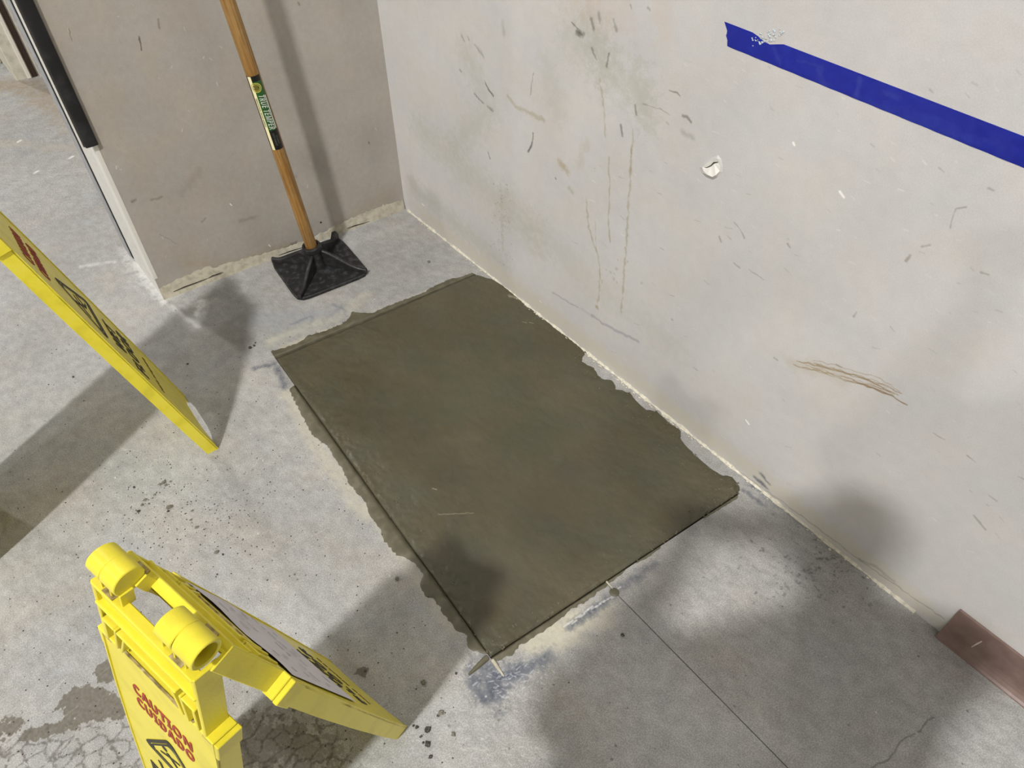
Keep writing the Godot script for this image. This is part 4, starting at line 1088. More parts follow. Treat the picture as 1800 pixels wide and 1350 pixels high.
	var a0 := -1.25; var a1 := 0.95                                       # the sticker's two long edges
	var patch := func(called: String, b0: float, b1: float, y0: float, y1: float, r: float, mat: Material, parent: Node) -> MeshInstance3D:
		var k := MB.new()
		k.grid(14, 8, func(i: int, j: int) -> Vector3: return wrap.call(lerpf(b0, b1, i / 14.0), lerpf(y0, y1, j / 8.0), r), view)
		return obj(called, k, mat, parent)
	var flip := 1.0 if sidev.dot(AX) > 0.0 else -1.0                      # which way is right in the picture
	var X := func(u: float) -> float: return flip * lerpf(a0, a1, u)      # u: 0 left edge, 1 right edge
	var ink := plain(Color8(14, 14, 12), 0.35)
	patch.call("sticker", X.call(0.0), X.call(1.0), 0.0, 1.0, R, ink, handle)
	patch.call("green_field", X.call(0.34), X.call(1.0), 0.275, 0.93, R + 0.0002, plain(Color8(34, 84, 34), 0.35), handle)
	patch.call("cream_stripe", X.call(0.13), X.call(0.36), 0.0, 0.995, R + 0.0003, plain(Color8(232, 226, 180), 0.35), handle)
	# round emblem
	var em := func(r_out: float, r_in: float, lift: float, mat: Material) -> void:
		var k := MB.new()
		var cy := 0.855; var ca: float = X.call(0.5)
		var q := func(r: float, f: float) -> Vector3: return wrap.call(ca + r * cos(f) / R, cy + r * sin(f) / L, R + lift)
		for i in 28:
			var f0 := TAU * i / 28.0; var f1 := TAU * (i + 1) / 28.0
			k.quad(q.call(r_in, f0), q.call(r_out, f0), q.call(r_out, f1), q.call(r_in, f1), view)
		obj("emblem", k, mat, handle)
	em.call(0.0135, 0.0, 0.0005, plain(Color8(58, 78, 24), 0.35))
	em.call(0.0135, 0.0118, 0.0007, plain(Color8(196, 190, 80), 0.35))
	em.call(0.0096, 0.0, 0.0007, plain(Color8(104, 92, 34), 0.35))
	em.call(0.0098, 0.0088, 0.0008, plain(Color8(206, 200, 96), 0.35))
	# lettering runs down the handle, letter tops to the right
	var bold := SystemFont.new(); bold.font_names = PackedStringArray(["Droid Sans"]); bold.font_weight = 700
	var letter := func(txt: String, y_top: float, y_low: float, u_base: float, u_top: float, mat: Material, slant: float, lift: float) -> void:
		var k := MB.new()
		k.text(txt, bold, Vector2(0, 0), 1.0, 1.0, 1.0, slant)
		for pass_no in 3:
			var v2 := PackedVector3Array(); var n2 := PackedVector3Array(); var uv2 := PackedVector2Array()
			for i in range(0, k.v.size(), 3):
				var a := k.v[i]; var b := k.v[i + 1]; var e := k.v[i + 2]
				var ab := (a + b) * 0.5; var bc := (b + e) * 0.5; var ca := (e + a) * 0.5
				for w in ([a, ab, ca, ab, b, bc, ca, bc, e, ab, bc, ca] if absf(a.y - b.y) + absf(b.y - e.y) + absf(e.y - a.y) > 0.5 / (pass_no + 1) else [a, b, e]):
					v2.append(w); n2.append(Vector3.ZERO); uv2.append(Vector2.ZERO)
			k.v = v2; k.n = n2; k.uv = uv2
		var k2 := MB.new()
		var pn := func(q: Vector3) -> Array:
			var ang: float = X.call(lerpf(u_base, u_top, q.y))
			return [wrap.call(ang, lerpf(y_top, y_low, q.x), R + lift), view * cos(ang) + sidev * sin(ang)]
		for i in range(0, k.v.size(), 3):
			var a = pn.call(k.v[i]); var b = pn.call(k.v[i + 1]); var e = pn.call(k.v[i + 2])
			k2.tri(a[0], b[0], e[0], a[1], b[1], e[1])
		k = k2
		obj("lettering", k, mat, handle)
	var white := plain(Color8(236, 238, 230), 0.35)
	letter.call("TRUE TEMPER", 0.765, 0.295, 0.46, 0.84, white, 0.04, 0.0006)
	patch.call("white_rule", X.call(0.87), X.call(0.93), 0.29, 0.74, R + 0.0005, white, handle)
	letter.call("TRADITIONAL WOOD HANDLE", 0.72, 0.33, 0.19, 0.31, plain(Color8(40, 44, 20), 0.4), 0.0, 0.0006)
	letter.call("LIMITED WARRANTY", 0.24, 0.06, 0.52, 0.64, plain(Color8(116, 118, 112), 0.4), 0.0, 0.0005)
	letter.call("ON HANDLE", 0.20, 0.08, 0.70, 0.80, plain(Color8(116, 118, 112), 0.4), 0.0, 0.0005)


# ---------------------------------------------------------------- floor signs
class Tent:
	const SL := 0.945
	var hinge: Vector3
	var u: Vector3
	var out: Vector3
	func _init(h: Vector3, yaw: float) -> void:
		hinge = h; u = Vector3(sin(yaw), 0, cos(yaw)); out = Vector3(u.z, 0, -u.x)
	func panel(side: float, lam: float, skew: float, length: float, o: Vector3, wide := 1.0) -> Transform3D:
		# x along the hinge (as read from outside), y up the panel, z out of its face
		var d := Vector3(side * out.x * lam, -1, side * out.z * lam).normalized()
		var x := u * -side
		var y := -d - u * skew
		var z := x.cross(-d).normalized()
		var feet := hinge + (d + u * skew) * length + z * 0.014
		return Transform3D(Basis(x * wide, y * (length / SL), z), feet - o)

const SL := 0.945
func outline_half(v: float) -> float:
	var pts := [[0.0, 0.121], [0.05, 0.124], [0.16, 0.128], [0.4, 0.1285], [0.6, 0.1235], [0.772, 0.1125]]
	for i in pts.size() - 1:
		if v <= pts[i + 1][0]:
			return lerpf(pts[i][1], pts[i + 1][1], (v - pts[i][0]) / (pts[i + 1][0] - pts[i][0]))
	return pts[-1][1]

func sign_panel(t: Node3D, xf: Transform3D, outer: bool) -> void:
	var m := MB.new(); m.xf = xf
	# face plate with the arch between the feet
	var left := PackedVector2Array(); var right := PackedVector2Array()
	for k in 20:
		var v := 0.772 * k / 19.0
		left.append(Vector2(-outline_half(v), v)); right.append(Vector2(outline_half(v), v))
	var face := PackedVector2Array()
	for q in [Vector2(-0.092, 0.0), Vector2(-0.075, 0.026), Vector2(-0.04, 0.037), Vector2(0.04, 0.037), Vector2(0.075, 0.026), Vector2(0.092, 0.0)]:
		face.append(q)
	face.append_array(right)
	for k in range(19, -1, -1):
		face.append(left[k])
	m.prism(face, -0.0025, 0.0)
	# flanges down both sides, a thin lip proud of the face, stop tabs at the shoulders
	for s in [-1.0, 1.0]:
		for k in 19:
			var v0 := 0.772 * k / 19.0; var v1 := 0.772 * (k + 1) / 19.0
			var a := Vector3(s * outline_half(v0), v0, 0); var b := Vector3(s * outline_half(v1), v1, 0)
			var inn := Vector3(-s * 0.0035, 0, 0)
			var dn := Vector3(0, 0, -0.028); var up := Vector3(0, 0, 0.0018)
			m.quad(a + up, b + up, b + dn, a + dn, Vector3(s, 0, 0))
			m.quad(a + up + inn, b + up + inn, b + dn + inn, a + dn + inn, Vector3(-s, 0, 0))
			m.quad(a + up, b + up, b + up + inn, a + up + inn, Vector3(0, 0, 1))
			m.quad(a + dn, b + dn, b + dn + inn, a + dn + inn, Vector3(0, 0, -1))
		m.box(Vector3(s * 0.1195, 0.0, -0.0135), Vector3(0.004, 0.006, 0.03), 0.0005)
		m.box(Vector3(s * 0.1165, 0.753, -0.014), Vector3(0.008, 0.04, 0.0305), 0.001)
		m.box(Vector3(s * 0.104, 0.774, -0.013), Vector3(0.018, 0.006, 0.03), 0.001)
	# ledge across the top of the face
	m.box(Vector3(0, 0.77, -0.006), Vector3(0.19, 0.008, 0.014), 0.001)
	var panel := obj("panel", m, mat_yellow, t)
	# open head frame: side posts, rails, ribs round the windows
	m = MB.new(); m.xf = xf
	for s in [-1.0, 1.0]:
		var a := Vector2(s * 0.098, 0.772); var b := Vector2(s * 0.089, 0.914)
		var ang := atan2(b.y - a.y, b.x - a.x)
		var mid := (a + b) * 0.5
		m.box(Vector3(mid.x, mid.y, -0.012), Vector3(a.distance_to(b), 0.006, 0.028), 0.001, Basis(Vector3(0, 0, 1), ang))
		m.box(Vector3(s * 0.066, 0.808, -0.004), Vector3(0.004, 0.058, 0.016), 0.0008, Basis(Vector3(0, 0, 1), s * 0.16))
		m.box(Vector3(s * 0.087, 0.808, -0.004), Vector3(0.004, 0.05, 0.016), 0.0008, Basis(Vector3(0, 0, 1), s * 0.1))
		m.box(Vector3(s * 0.053, 0.806, -0.004), Vector3(0.004, 0.05, 0.016), 0.0008, Basis(Vector3(0, 0, 1), s * 0.3))
		m.box(Vector3(s * 0.076, 0.834, -0.004), Vector3(0.024, 0.004, 0.016), 0.0008)
		m.box(Vector3(s * 0.077, 0.808, -0.012), Vector3(0.03, 0.05, 0.002), 0.0004)
		for f in [0.036, 0.056, 0.074]:                                  # fins up to the hinge barrels
			m.box(Vector3(s * f, 0.923, -0.008), Vector3(0.003, 0.024, 0.014), 0.0005)
	m.box(Vector3(0, 0.838, -0.004), Vector3(0.112, 0.0045, 0.018), 0.001)
	m.box(Vector3(0, 0.8, -0.01), Vector3(0.1, 0.012, 0.003), 0.0006)
	m.box(Vector3(0, 0.856, -0.010), Vector3(0.186, 0.024, 0.003), 0.0006)
	m.box(Vector3(0, 0.911, -0.003), Vector3(0.18, 0.006, 0.012), 0.001)
	m.box(Vector3(0, 0.869, -0.006), Vector3(0.184, 0.0045, 0.02), 0.001)
	m.box(Vector3(0, 0.89, -0.0045), Vector3(0.182, 0.042, 0.003), 0.0006)
	obj("head_frame", m, mat_yellow, panel)
	for g in [[Vector3(0, 0.7745, -0.0005), Vector3(0.15, 0.0015, 0.003)], [Vector3(-0.1, 0.766, 0.0006), Vector3(0.018, 0.003, 0.0012)], [Vector3(0.1, 0.766, 0.0006), Vector3(0.018, 0.003, 0.0012)], [Vector3(-0.06, 0.9145, -0.003), Vector3(0.02, 0.0012, 0.009)], [Vector3(0.06, 0.9145, -0.003), Vector3(0.02, 0.0012, 0.009)], [Vector3(-0.077, 0.79, -0.0105), Vector3(0.016, 0.01, 0.0012)], [Vector3(0.077, 0.79, -0.0105), Vector3(0.016, 0.01, 0.0012)]]:
		m = MB.new(); m.xf = xf
		m.box(g[0], g[1], 0.0003)
		obj("caked_dirt", m, mat_yellow_dirty, panel)
	# this panel's halves of the two hinge barrels
	for seg in ([[-0.090, -0.0645], [0.0305, 0.0585]] if outer else [[0.0645, 0.038], [-0.0595, -0.091]]):
		m = MB.new(); m.xf = xf * Transform3D(Basis(Vector3(0, 0, 1), -PI / 2), Vector3(0, 0.945, -0.014))
		var y0: float = minf(seg[0], seg[1]); var y1: float = maxf(seg[0], seg[1])
		var r := 0.0165
		var prof := PackedVector2Array([Vector2(r, y0 + 0.001), Vector2(r, y1 - 0.001), Vector2(r - 0.001, y1), Vector2(0.0, y1)])
		var open_end := PackedVector2Array([Vector2(0.0, y0 + 0.02), Vector2(0.012, y0 + 0.018), Vector2(0.0125, y0 + 0.001), Vector2(r - 0.001, y0)]) if y0 < -0.085 and not outer else PackedVector2Array([Vector2(0.0, y0), Vector2(r - 0.001, y0)])
		open_end.append_array(prof)
		m.lathe(open_end, 32)
		obj("hinge_barrel", m, mat_yellow, panel)
	# print: two red words, the warning triangle with a falling figure, black words, a line of small print
	var bold := SystemFont.new(); bold.font_names = PackedStringArray(["Droid Sans"]); bold.font_weight = 700
	m = MB.new(); m.xf = xf
	m.xf.origin += xf.basis.z * 0.0003
	m.text("CAUTION", bold, Vector2(-0.066, 0.652), 0.128, 0.031)
	m.text("CUIDADO", bold, Vector2(-0.066, 0.608), 0.128, 0.031)
	obj("red_lettering", m, mat_red, panel)
	m = MB.new(); m.xf = xf
	m.xf.origin += xf.basis.z * 0.0003
	m.text("WET", bold, Vector2(-0.056, 0.352), 0.112, 0.042)
	m.text("FLOOR", bold, Vector2(-0.088, 0.288), 0.176, 0.046)
	obj("black_lettering", m, mat_black, panel)
	m = MB.new(); m.xf = xf
	m.xf.origin += xf.basis.z * 0.0003
	m.text("PISO MOJADO", bold, Vector2(-0.075, 0.215), 0.15, 0.014)
	obj("small_lettering", m, plain(Color8(120, 92, 30), 0.6), panel)
	m = MB.new(); m.xf = xf
	m.xf.origin += xf.basis.z * 0.0003
	triangle_line(m, Vector2(0, 0.482), 0.098, 0.009)
	triangle_line(m, Vector2(0, 0.482), 0.080, 0.0045)
	for s in [[Vector2(-0.014, 0.500), Vector2(0.008, 0.474), 0.008], [Vector2(0.008, 0.474), Vector2(0.032, 0.492), 0.006], [Vector2(0.006, 0.472), Vector2(0.034, 0.462), 0.006], [Vector2(-0.010, 0.494), Vector2(0.014, 0.508), 0.0045], [Vector2(-0.012, 0.492), Vector2(-0.034, 0.474), 0.0045], [Vector2(-0.05, 0.447), Vector2(0.05, 0.447), 0.003]]:
		var d: Vector2 = (s[1] - s[0]).normalized(); var w: Vector2 = Vector2(-d.y, d.x) * s[2] * 0.5
		m.prism(PackedVector2Array([s[0] - w - d * 0.002, s[1] - w + d * 0.002, s[1] + w + d * 0.002, s[0] + w - d * 0.002]), 0.0, 0.0006)
	var head := PackedVector2Array()
	for k in 14:
		head.append(Vector2(-0.021, 0.511) + Vector2(cos(TAU * k / 14), sin(TAU * k / 14)) * 0.0065)
	m.prism(head, 0.0, 0.0006)
	obj("warning_triangle", m, mat_black, panel)

func triangle_line(m: MB, c: Vector2, r: float, w: float) -> void:
	var ring := func(rad: float) -> PackedVector2Array:
		var p := PackedVector2Array()
		for k in 3:
			var a := PI / 2 + TAU * k / 3.0
			var cc := Vector2(cos(a), sin(a)) * (rad - 0.02)
			for j in 7:
				var f := a + lerpf(-PI / 3, PI / 3, j / 6.0)
				p.append(c + cc + Vector2(cos(f), sin(f)) * 0.012)
		return p
	var o: PackedVector2Array = ring.call(r); var i: PackedVector2Array = ring.call(r - w * 1.6)
	for k in o.size():
		var l := (k + 1) % o.size()
		var z := Vector3(0, 0, 0.0006)
		m.quad(Vector3(o[k].x, o[k].y, 0) + z, Vector3(o[l].x, o[l].y, 0) + z, Vector3(i[l].x, i[l].y, 0) + z, Vector3(i[k].x, i[k].y, 0) + z, Vector3(0, 0, 1))

func build_signs() -> void:
	# far sign: only its right panel reaches into the frame
	var far := Tent.new(Vector3(-1.2405, 0.9355, 0.505), -0.02)
	var base := Vector3(-1.25, 0, 0.505)
	var t := thing("wet_floor_sign", "yellow folding caution sign at left edge, its warning triangle in view", "floor sign", base, "yellow folding caution signs")
	sign_panel(t, far.panel(1.0, 0.236, 0.0, 0.966, base), false)
	sign_panel(t, far.panel(-1.0, 0.355, 0.0, 0.994, base), true)
	# near sign
	var near := Tent.new(Vector3(-1.2175, 0.912, 1.617), 0.241)
	base = Vector3(-1.22, 0, 1.55)
	t = thing("wet_floor_sign", "yellow folding caution sign in front at lower left, hinge barrels towards the viewer", "floor sign", base, "yellow folding caution signs")
	var right := near.panel(1.0, 0.226, -0.142, SL, base, 0.914)
	sign_panel(t, right, false)
	sign_panel(t, near.panel(-1.0, 0.161, -0.21, 0.935, base, 0.914), true)
	# white paper stuck on the right panel
	var m := MB.new(); m.xf = right
	m.xf.origin += base
	var put := func(i: int, j: int) -> Vector3:
		var u := lerpf(-0.105, 0.105, i / 12.0); var v := lerpf(0.43, 0.755, j / 16.0)
		return Vector3(u, v, 0.0022 + 0.0012 * sin(i * 0.9) * sin(j * 0.5))
	m.grid(12, 16, put, Vector3(0, 0, 1))
	var pp := thing("paper_notice", "white paper notice stuck on the right panel of the nearer caution sign", "paper")
	obj("sheet", m, speckled(Color8(206, 202, 206), 0.03, 0.02, 97, 0.8), pp)
	m = MB.new(); m.xf = right
	m.xf.origin += base + right.basis.z * 0.0038
	for k in 5:
		var v := 0.71 - k * 0.052
		var u := -0.09
		while u < 0.08:
			var w := rng.randf_range(0.008, 0.026)
			if rng.randf() < 0.4:
				m.box(Vector3(u + w * 0.5, v, 0), Vector3(w, 0.0035, 0.0003), 0.0)
			u += w + 0.006
	obj("faded_writing", m, plain(Color8(150, 148, 152), 0.8), pp)


# ---------------------------------------------------------------- tape
func build_tape() -> void:
	var t := thing("wall_tape", "strip of deep blue tape running level along the right wall at top right", "tape")
	var a0 := W(1271, 37); var a1 := W(1276, 80); var b0 := W(1800, 239); var b1 := W(1800, 296)
	var p := ground(1024, 64, Color8(13, 29, 140), 0.04, 0.04, 0.03, 0.0, 99)
	p.map = func(q: Vector2) -> Vector2:
		var f := W(q.x, q.y)
		return Vector2((f.z - a1.z) / 0.95 * 1024.0, (1.03 - f.y) / 0.05 * 64.0 + 4.0)
	for s in [[[Vector2(1360, 85), Vector2(1372, 112)], 6.0, 0.3], [[Vector2(1400, 105), Vector2(1432, 112)], 4.0, 0.3], [[Vector2(1440, 120), Vector2(1450, 150)], 12.0, 0.3], [[Vector2(1510, 138), Vector2(1506, 168)], 8.0, 0.35], [[Vector2(1560, 165), Vector2(1576, 172)], 10.0, 0.3], [[Vector2(1540, 190), Vector2(1700, 240)], 30.0, 0.22], [[Vector2(1752, 246), Vector2(1764, 260)], 20.0, 0.22]]:
		p.stroke(s[0], s[1], Color8(88, 92, 156), s[2], 0.9, 1.3, 0.7)
	var mt := plain(Color.WHITE, 0.32)
	mt.albedo_texture = tex(p.image())
	var m := MB.new()
	var n := 60
	var top := func(i: int) -> Vector3: return Vector3(0, lerpf(a0.y, b0.y, i / float(n)), lerpf(a0.z, b0.z + 0.25, i / float(n)))
	var low := func(i: int) -> Vector3: return Vector3(0, lerpf(a1.y, b1.y, i / float(n)), lerpf(a1.z, b1.z + 0.25, i / float(n)))
	var put := func(i: int, j: int) -> Vector3:
		var h: Vector3 = top.call(i).lerp(low.call(i), clampf((j - 1) / 4.0, 0.0, 1.0))
		h.x = -0.0006 - 0.0003 * sin(i * 1.7 + j) * (1.0 if j % 2 else 0.4)
		if i == 0:
			h.z += [0.0, 0.0, 0.003, -0.001, 0.002, 0.0, 0.0][j]
		if j == 0 or j == 6 or i == 0 or i == n:
			h.x = 0.0002
		# torn away nick in the upper edge
		var f := h.z - W(1352, 66).z
		if j <= 2 and absf(f) < 0.03:
			h.y -= 0.010 * (1.0 - absf(f) / 0.03) * (1.0 if j <= 1 else 0.4)
		return h
	m.grid(n, 6, put, Vector3.LEFT, func(q: Vector3) -> Vector2: return Vector2((q.z - a1.z) / 0.95, (1.03 - q.y) / 0.05 + 0.06))
	obj("tape_film", m, mt, t)
	m = MB.new()
	for i in 44:
		var s := rng.randf()
		var at := W(lerpf(1322, 1378, s), lerpf(72, 58, s) + rng.randf_range(-10, 9), 0.001)
		var z := rng.randf_range(0.0015, 0.005)
		m.lump(at, Vector3(0.001, z * 0.7, z), rng, 0.4)
	obj("torn_shreds", m, speckled(Color8(196, 208, 214), 0.25, 0.2, 98, 0.7), t)


# ---------------------------------------------------------------- black corner guard
func build_guard() -> void:
	var low := Zp(163, 258, LEFT_A.z + 0.012)
	var t := thing("corner_guard", "black rubber guard strip fixed upright on the free edge of the left wall", "corner guard", Vector3(low.x, low.y, LEFT_A.z))
	var m := MB.new()
	var prof := PackedVector2Array()
	var w := 0.017; var d := 0.012
	for k in 9:
		var a := PI * k / 8.0
		prof.append(Vector2(-cos(a) * w, d * (0.55 + 0.45 * pow(sin(a), 0.6))))
	prof.append(Vector2(w, 0.0)); prof.append(Vector2(-w, 0.0))
	m.xf = Transform3D(Basis(Vector3.RIGHT, Vector3(0, 0, 1), Vector3.UP), Vector3.ZERO)
	prof.reverse()
	m.prism(prof, 0.0, 2.2)
	var mt := speckled(Color8(9, 10, 13), 0.1, 0.01, 101, 0.6)
	obj("rubber_strip", m, mt, t)
	m = MB.new()
	m.box(Vector3(0, 1.1, -0.0005), Vector3(0.04, 2.2, 0.001), 0.0)
	obj("backing_flange", m, plain(Color8(70, 66, 60), 0.6), t)


# ---------------------------------------------------------------- brown cove base
func build_base() -> void:
	var t := struct("baseboard_right", "end of a brown vinyl cove baseboard at the lower right, scraped once", "baseboard")
	var z0 := W(1650, 1106).z + 0.004
	var hgt := W(1685, 1067).y
	var prof := PackedVector2Array([Vector2(0.0003, hgt), Vector2(-0.002, hgt), Vector2(-0.0036, hgt - 0.003), Vector2(-0.0036, 0.03), Vector2(-0.0046, 0.022), Vector2(-0.0078, 0.013), Vector2(-0.0135, 0.006), Vector2(-0.0185, 0.0032), Vector2(-0.0195, 0.0006), Vector2(0.0003, 0.0006)])
	var m := MB.new()
	m.xf = Transform3D(Basis(Vector3.RIGHT, Vector3.UP, Vector3(0, 0, 1)), Vector3(0, 0, z0))
	m.prism(prof, 0.0, 3.0)
	var mt := speckled(Color8(122, 101, 93), 0.06, 0.02, 103, 0.4)
	obj("cove_base", m, mt, t)
	m = MB.new()
	var pts := PackedVector3Array(); var rr := PackedFloat32Array()
	for q in [[Vector2(1726, 1127), 0.0012], [Vector2(1718, 1131), 0.0018], [Vector2(1708, 1137), 0.001]]:
		pts.append(W(q[0].x, q[0].y, 0.0036)); rr.append(q[1])
	m.tube(pts, rr, 6)
	pts = PackedVector3Array(); rr = PackedFloat32Array()
	for q in [[Vector2(1698, 1145), 0.0014], [Vector2(1691, 1149), 0.002]]:
		pts.append(W(q[0].x, q[0].y, 0.0045)); rr.append(q[1])
	m.tube(pts, rr, 6)
	obj("paint_scrape", m, plain(Color8(206, 190, 178), 0.7), t)


# ---------------------------------------------------------------- loose bits
func build_debris() -> void:
	var big := [[440, 612, 9, 1], [447, 608, 6, 1], [520, 632, 7, 1], [330, 640, 5, 1], [129, 663, 5, 1], [449, 603, 4, 1], [288, 849, 9, 0], [281, 852, 6, 0], [292, 853, 5, 0], [300, 847, 5, 0], [236, 857, 5, 1], [272, 870, 5, 0], [256, 879, 6, 0], [250, 888, 6, 0], [244, 899, 7, 1], [298, 892, 11, 0], [296, 899, 6, 1], [338, 898, 5, 0], [346, 927, 6, 0], [381, 971, 9, 0], [442, 960, 4, 0], [336, 914, 5, 0], [262, 886, 4, 0], [268, 876, 4, 0], [392, 975, 4, 1], [698, 1018, 9, 0], [775, 1254, 9, 0], [770, 1258, 6, 1], [752, 1283, 10, 1], [752, 1309, 11, 1], [757, 1331, 6, 1], [797, 1291, 8, 0], [733, 1279, 6, 1], [727, 1276, 5, 1], [740, 1295, 4, 1], [744, 1200, 10, 0], [744, 1306, 4, 1], [642, 1180, 4, 1], [1094, 1117, 6, 1], [1212, 900, 7, 1], [754, 461, 9, 0], [1000, 1200, 3, 1], [802, 1184, 4, 1], [382, 1010, 4, 1], [470, 1020, 3, 1], [518, 1010, 4, 0]]
	var kinds := {}
	for b in big:
		var spot := "in front of the far caution sign" if b[1] < 1000 and b[0] < 520 and b[1] > 800 else "behind the far caution sign" if b[0] < 530 and b[1] < 700 else "near the nearer caution sign" if b[1] > 1000 and b[0] < 830 else "close to the wet patch"
		var key := ("dark" if b[3] else "grey") + " cement crumb%s " + spot
		if not kinds.has(key):
			kinds[key] = []
		kinds[key].append(b)
	var nth := ["first", "second", "third", "fourth", "fifth", "sixth", "seventh", "eighth", "ninth", "tenth", "eleventh", "twelfth", "thirteenth", "fourteenth", "fifteenth", "sixteenth", "seventeenth", "eighteenth"]
	for key in kinds:
		var row: Array = kinds[key]
		row.sort_custom(func(p, q): return p[0] * 2000 + p[1] < q[0] * 2000 + q[1])
		for n in row.size():
			var b = row[n]
			var s: float = b[2] / FOCAL * 1.75
			var m := MB.new()
			m.lump(Vector3(0, s * 0.22, 0), Vector3(s * rng.randf_range(0.8, 1.15), s * 0.55, s * rng.randf_range(0.7, 1.1)), rng, 0.3)
			var o := obj(numbered("concrete_crumb"), m, mat_crumb_dark if b[3] else mat_crumb)
			o.position = F(b[0], b[1])
			tag(o, key % "" + (", %s from the left" % nth[n] if row.size() > 1 else ""), "crumb", key % "s")
	# grit too small to count
	var mm := MultiMesh.new(); mm.transform_format = MultiMesh.TRANSFORM_3D
	var g := MB.new(); g.lump(Vector3.ZERO, Vector3(1, 0.6, 1), rng, 0.3)
	mm.mesh = g.mesh(); mm.instance_count = 900
	for i in 900:
		var c := Vector2(rng.randf_range(0, 820), rng.randf_range(560, 1345))
		if i % 3 == 0:
			c = Vector2(rng.randfn(330, 90), rng.randfn(900, 60))
		var at := F(c.x, c.y)
		var s := rng.randf_range(0.0012, 0.0034)
		mm.set_instance_transform(i, Transform3D(Basis(Vector3.UP, rng.randf() * TAU).scaled(Vector3(s, s, s)), at + Vector3(0, s * 0.2, 0)))
	var mi := MultiMeshInstance3D.new(); mi.name = "floor_grit"; mi.multimesh = mm; mi.material_override = mat_crumb_dark
	mi.set_meta("kind", "stuff")
	add_child(mi)
	tag(mi, "fine dark cement grit strewn over the floor at the left", "grit")
	# rubble beyond the doorway at the top left
	for i in 7:
		var m := MB.new()
		var s := rng.randf_range(0.025, 0.06)
		m.lump(Vector3(0, s * 0.3, 0), Vector3(s, s * 0.7, s), rng, 0.35)
		var o := obj(numbered("plaster_rubble"), m, mat_plaster if i % 3 else mat_crumb_dark)
		o.position = F(-30 + i * 6, 92 + (i * 17) % 34)
		tag(o, "lump of broken plaster on the floor beyond the doorway, top left corner", "rubble", "lumps of rubble beyond the doorway")


# ---------------------------------------------------------------- the person whose shadow falls on the floor
func build_person() -> void:
	var t := thing("person", "person in dark work clothes behind the viewpoint, casting the soft shadow at lower right", "person", Vector3(-1.12, 0, 2.42))
	var o := t.position
	var J := {
		"head": Vector3(-1.065, 1.62, 2.25), "chin": Vector3(-1.05, 1.54, 2.21), "neck": Vector3(-1.06, 1.46, 2.32), "chest": Vector3(-1.09, 1.29, 2.36), "belly": Vector3(-1.19, 1.06, 2.25), "hip": Vector3(-1.23, 0.92, 2.22),
		"ls": Vector3(-1.23, 1.38, 2.25), "rs": Vector3(-0.97, 1.38, 2.45), "le": Vector3(-1.39, 1.13, 2.03), "re": Vector3(-0.86, 1.12, 2.36), "lh": Vector3(-1.235, 1.49, 2.05), "rh": Vector3(-1.04, 1.49, 2.19),
		"lt": Vector3(-1.32, 0.9, 2.15), "rt": Vector3(-1.15, 0.9, 2.28), "lk": Vector3(-1.3, 0.5, 2.26), "rk": Vector3(-1.08, 0.5, 2.42), "la": Vector3(-1.27, 0.09, 2.42), "ra": Vector3(-0.98, 0.09, 2.56), "lf": Vector3(-1.18, 0.045, 2.3), "rf": Vector3(-0.89, 0.045, 2.44)}
	var bones := [["head", "chin", 0.098, 0.07], ["chin", "neck", 0.06, 0.062], ["neck", "chest", 0.062, 0.12], ["chest", "belly", 0.165, 0.2], ["belly", "hip", 0.2, 0.2], ["chest", "ls", 0.12, 0.078], ["chest", "rs", 0.12, 0.078], ["ls", "le", 0.078, 0.066], ["rs", "re", 0.078, 0.066], ["le", "lh", 0.064, 0.036], ["re", "rh", 0.064, 0.036], ["hip", "lt", 0.16, 0.14], ["hip", "rt", 0.15, 0.13], ["lt", "lk", 0.13, 0.08], ["rt", "rk", 0.12, 0.08], ["lk", "la", 0.06, 0.045], ["rk", "ra", 0.06, 0.045], ["la", "lf", 0.05, 0.042], ["ra", "rf", 0.05, 0.042]]
	var list := []
	for b in bones:
		list.append([J[b[0]] - o, J[b[1]] - o, b[2], b[3]])
	var m := MB.new()
	blobs(m, list, 0.03, 0.035)
	# hands, each on a finer grid, fingers closed round the phone
	for s in [-1.0, 1.0]:
		var w: Vector3 = (J["lh"] if s < 0 else J["rh"]) - o
		var up := (AZ * -0.1 - AY).normalized()
		var inn: Vector3 = AX * -s
		var fing := [[w, w + up * 0.07 + inn * 0.005, 0.03, 0.036]]
		for k in 4:
			var root := w + up * (0.045 + k * 0.016) - AZ * 0.012 + inn * 0.01
			var mid := root + inn * 0.028 - AZ * 0.02
			fing.append([root, mid, 0.0095, 0.009]); fing.append([mid, mid + inn * 0.024 + AZ * 0.008, 0.009, 0.0075])
		fing.append([w + up * 0.02 + inn * 0.012, w + up * 0.06 + inn * 0.04, 0.013, 0.010])
		blobs(m, fing, 0.007, 0.008)
	obj("body", m, speckled(Color8(58, 60, 66), 0.15, 0.05, 111, 0.9), t)
	var ph := thing("phone", "slim black phone held up at the viewpoint", "phone", CAM - AZ * 0.008 + AX * 0.055)
	m = MB.new()
	m.box(Vector3.ZERO, Vector3(0.15, 0.072, 0.008), 0.003, Basis(AX, -AY, -AZ))
	obj("case", m, plain(Color8(20, 20, 22), 0.4), ph)

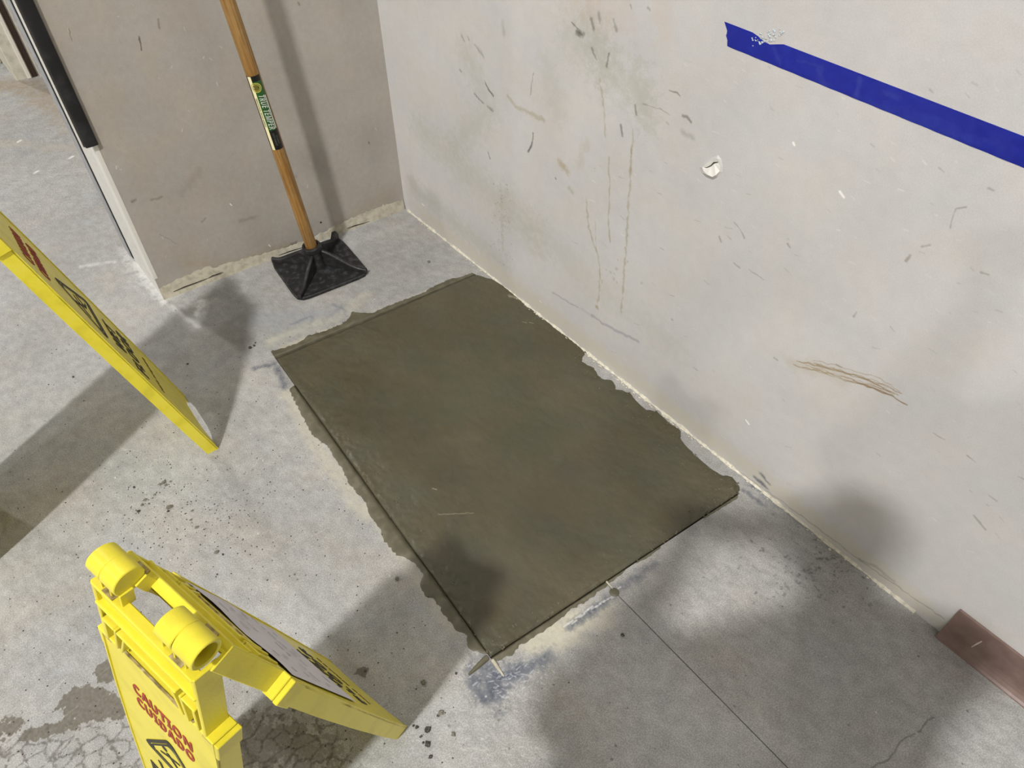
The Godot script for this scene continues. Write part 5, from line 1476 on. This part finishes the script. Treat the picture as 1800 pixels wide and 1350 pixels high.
func blobs(m: MB, bones: Array, cell: float, blend: float) -> void:
	# surface nets over the smooth union of tapered capsules
	var lo := Vector3.ONE * 1e9; var hi := -lo
	for b in bones:
		for k in 2:
			lo = lo.min(b[k] - Vector3.ONE * (b[2 + k] + cell * 2)); hi = hi.max(b[k] + Vector3.ONE * (b[2 + k] + cell * 2))
	var n := Vector3i(((hi - lo) / cell).ceil()) + Vector3i.ONE
	var f := PackedFloat32Array(); f.resize(n.x * n.y * n.z); f.fill(1.0)
	for b in bones:
		var a: Vector3 = b[0]; var ab: Vector3 = b[1] - b[0]; var l2 := maxf(ab.length_squared(), 1e-9)
		var reach: float = maxf(b[2], b[3]) + blend + cell * 2
		var p0 := Vector3i(((a.min(b[1]) - Vector3.ONE * reach - lo) / cell).floor()).clamp(Vector3i.ZERO, n - Vector3i.ONE)
		var p1 := Vector3i(((a.max(b[1]) + Vector3.ONE * reach - lo) / cell).ceil()).clamp(Vector3i.ZERO, n - Vector3i.ONE)
		for z in range(p0.z, p1.z + 1):
			for y in range(p0.y, p1.y + 1):
				for x in range(p0.x, p1.x + 1):
					var p := lo + Vector3(x, y, z) * cell
					var h := clampf((p - a).dot(ab) / l2, 0.0, 1.0)
					var d: float = p.distance_to(a + ab * h) - lerpf(b[2], b[3], h)
					var i := (z * n.y + y) * n.x + x
					var e := f[i]
					var q := maxf(blend - absf(e - d), 0.0) / blend
					f[i] = minf(e, d) - q * q * blend * 0.25
	var at := {}
	var grad := func(p: Vector3i) -> Vector3:
		var i := (p.z * n.y + p.y) * n.x + p.x
		return Vector3(f[i + 1] - f[i], f[i + n.x] - f[i], f[i + n.x * n.y] - f[i])
	for z in n.z - 1:
		for y in n.y - 1:
			for x in n.x - 1:
				var i := (z * n.y + y) * n.x + x
				var c := [f[i], f[i + 1], f[i + n.x], f[i + n.x + 1], f[i + n.x * n.y], f[i + n.x * n.y + 1], f[i + n.x * n.y + n.x], f[i + n.x * n.y + n.x + 1]]
				var neg := 0
				for v in c:
					neg += int(v < 0.0)
				if neg == 0 or neg == 8:
					continue
				var sum := Vector3.ZERO; var cnt := 0
				for e in [[0, 1], [2, 3], [4, 5], [6, 7], [0, 2], [1, 3], [4, 6], [5, 7], [0, 4], [1, 5], [2, 6], [3, 7]]:
					var va: float = c[e[0]]; var vb: float = c[e[1]]
					if (va < 0.0) != (vb < 0.0):
						var t := va / (va - vb)
						var pa := Vector3(e[0] & 1, (e[0] >> 1) & 1, e[0] >> 2); var pb := Vector3(e[1] & 1, (e[1] >> 1) & 1, e[1] >> 2)
						sum += pa.lerp(pb, t); cnt += 1
				at[i] = [lo + (Vector3(x, y, z) + sum / cnt) * cell, grad.call(Vector3i(x, y, z)).normalized()]
	var step := [1, n.x, n.x * n.y]
	for i in at:
		for ax in 3:
			if (f[i] < 0.0) == (f[i + step[ax]] < 0.0):
				continue
			var s1: int = step[(ax + 1) % 3]; var s2: int = step[(ax + 2) % 3]
			if not (at.has(i - s1) and at.has(i - s2) and at.has(i - s1 - s2)):
				continue
			var a = at[i]; var b = at[i - s1]; var c = at[i - s1 - s2]; var d = at[i - s2]
			m.tri(a[0], b[0], c[0], a[1], b[1], c[1]); m.tri(a[0], c[0], d[0], a[1], c[1], d[1])
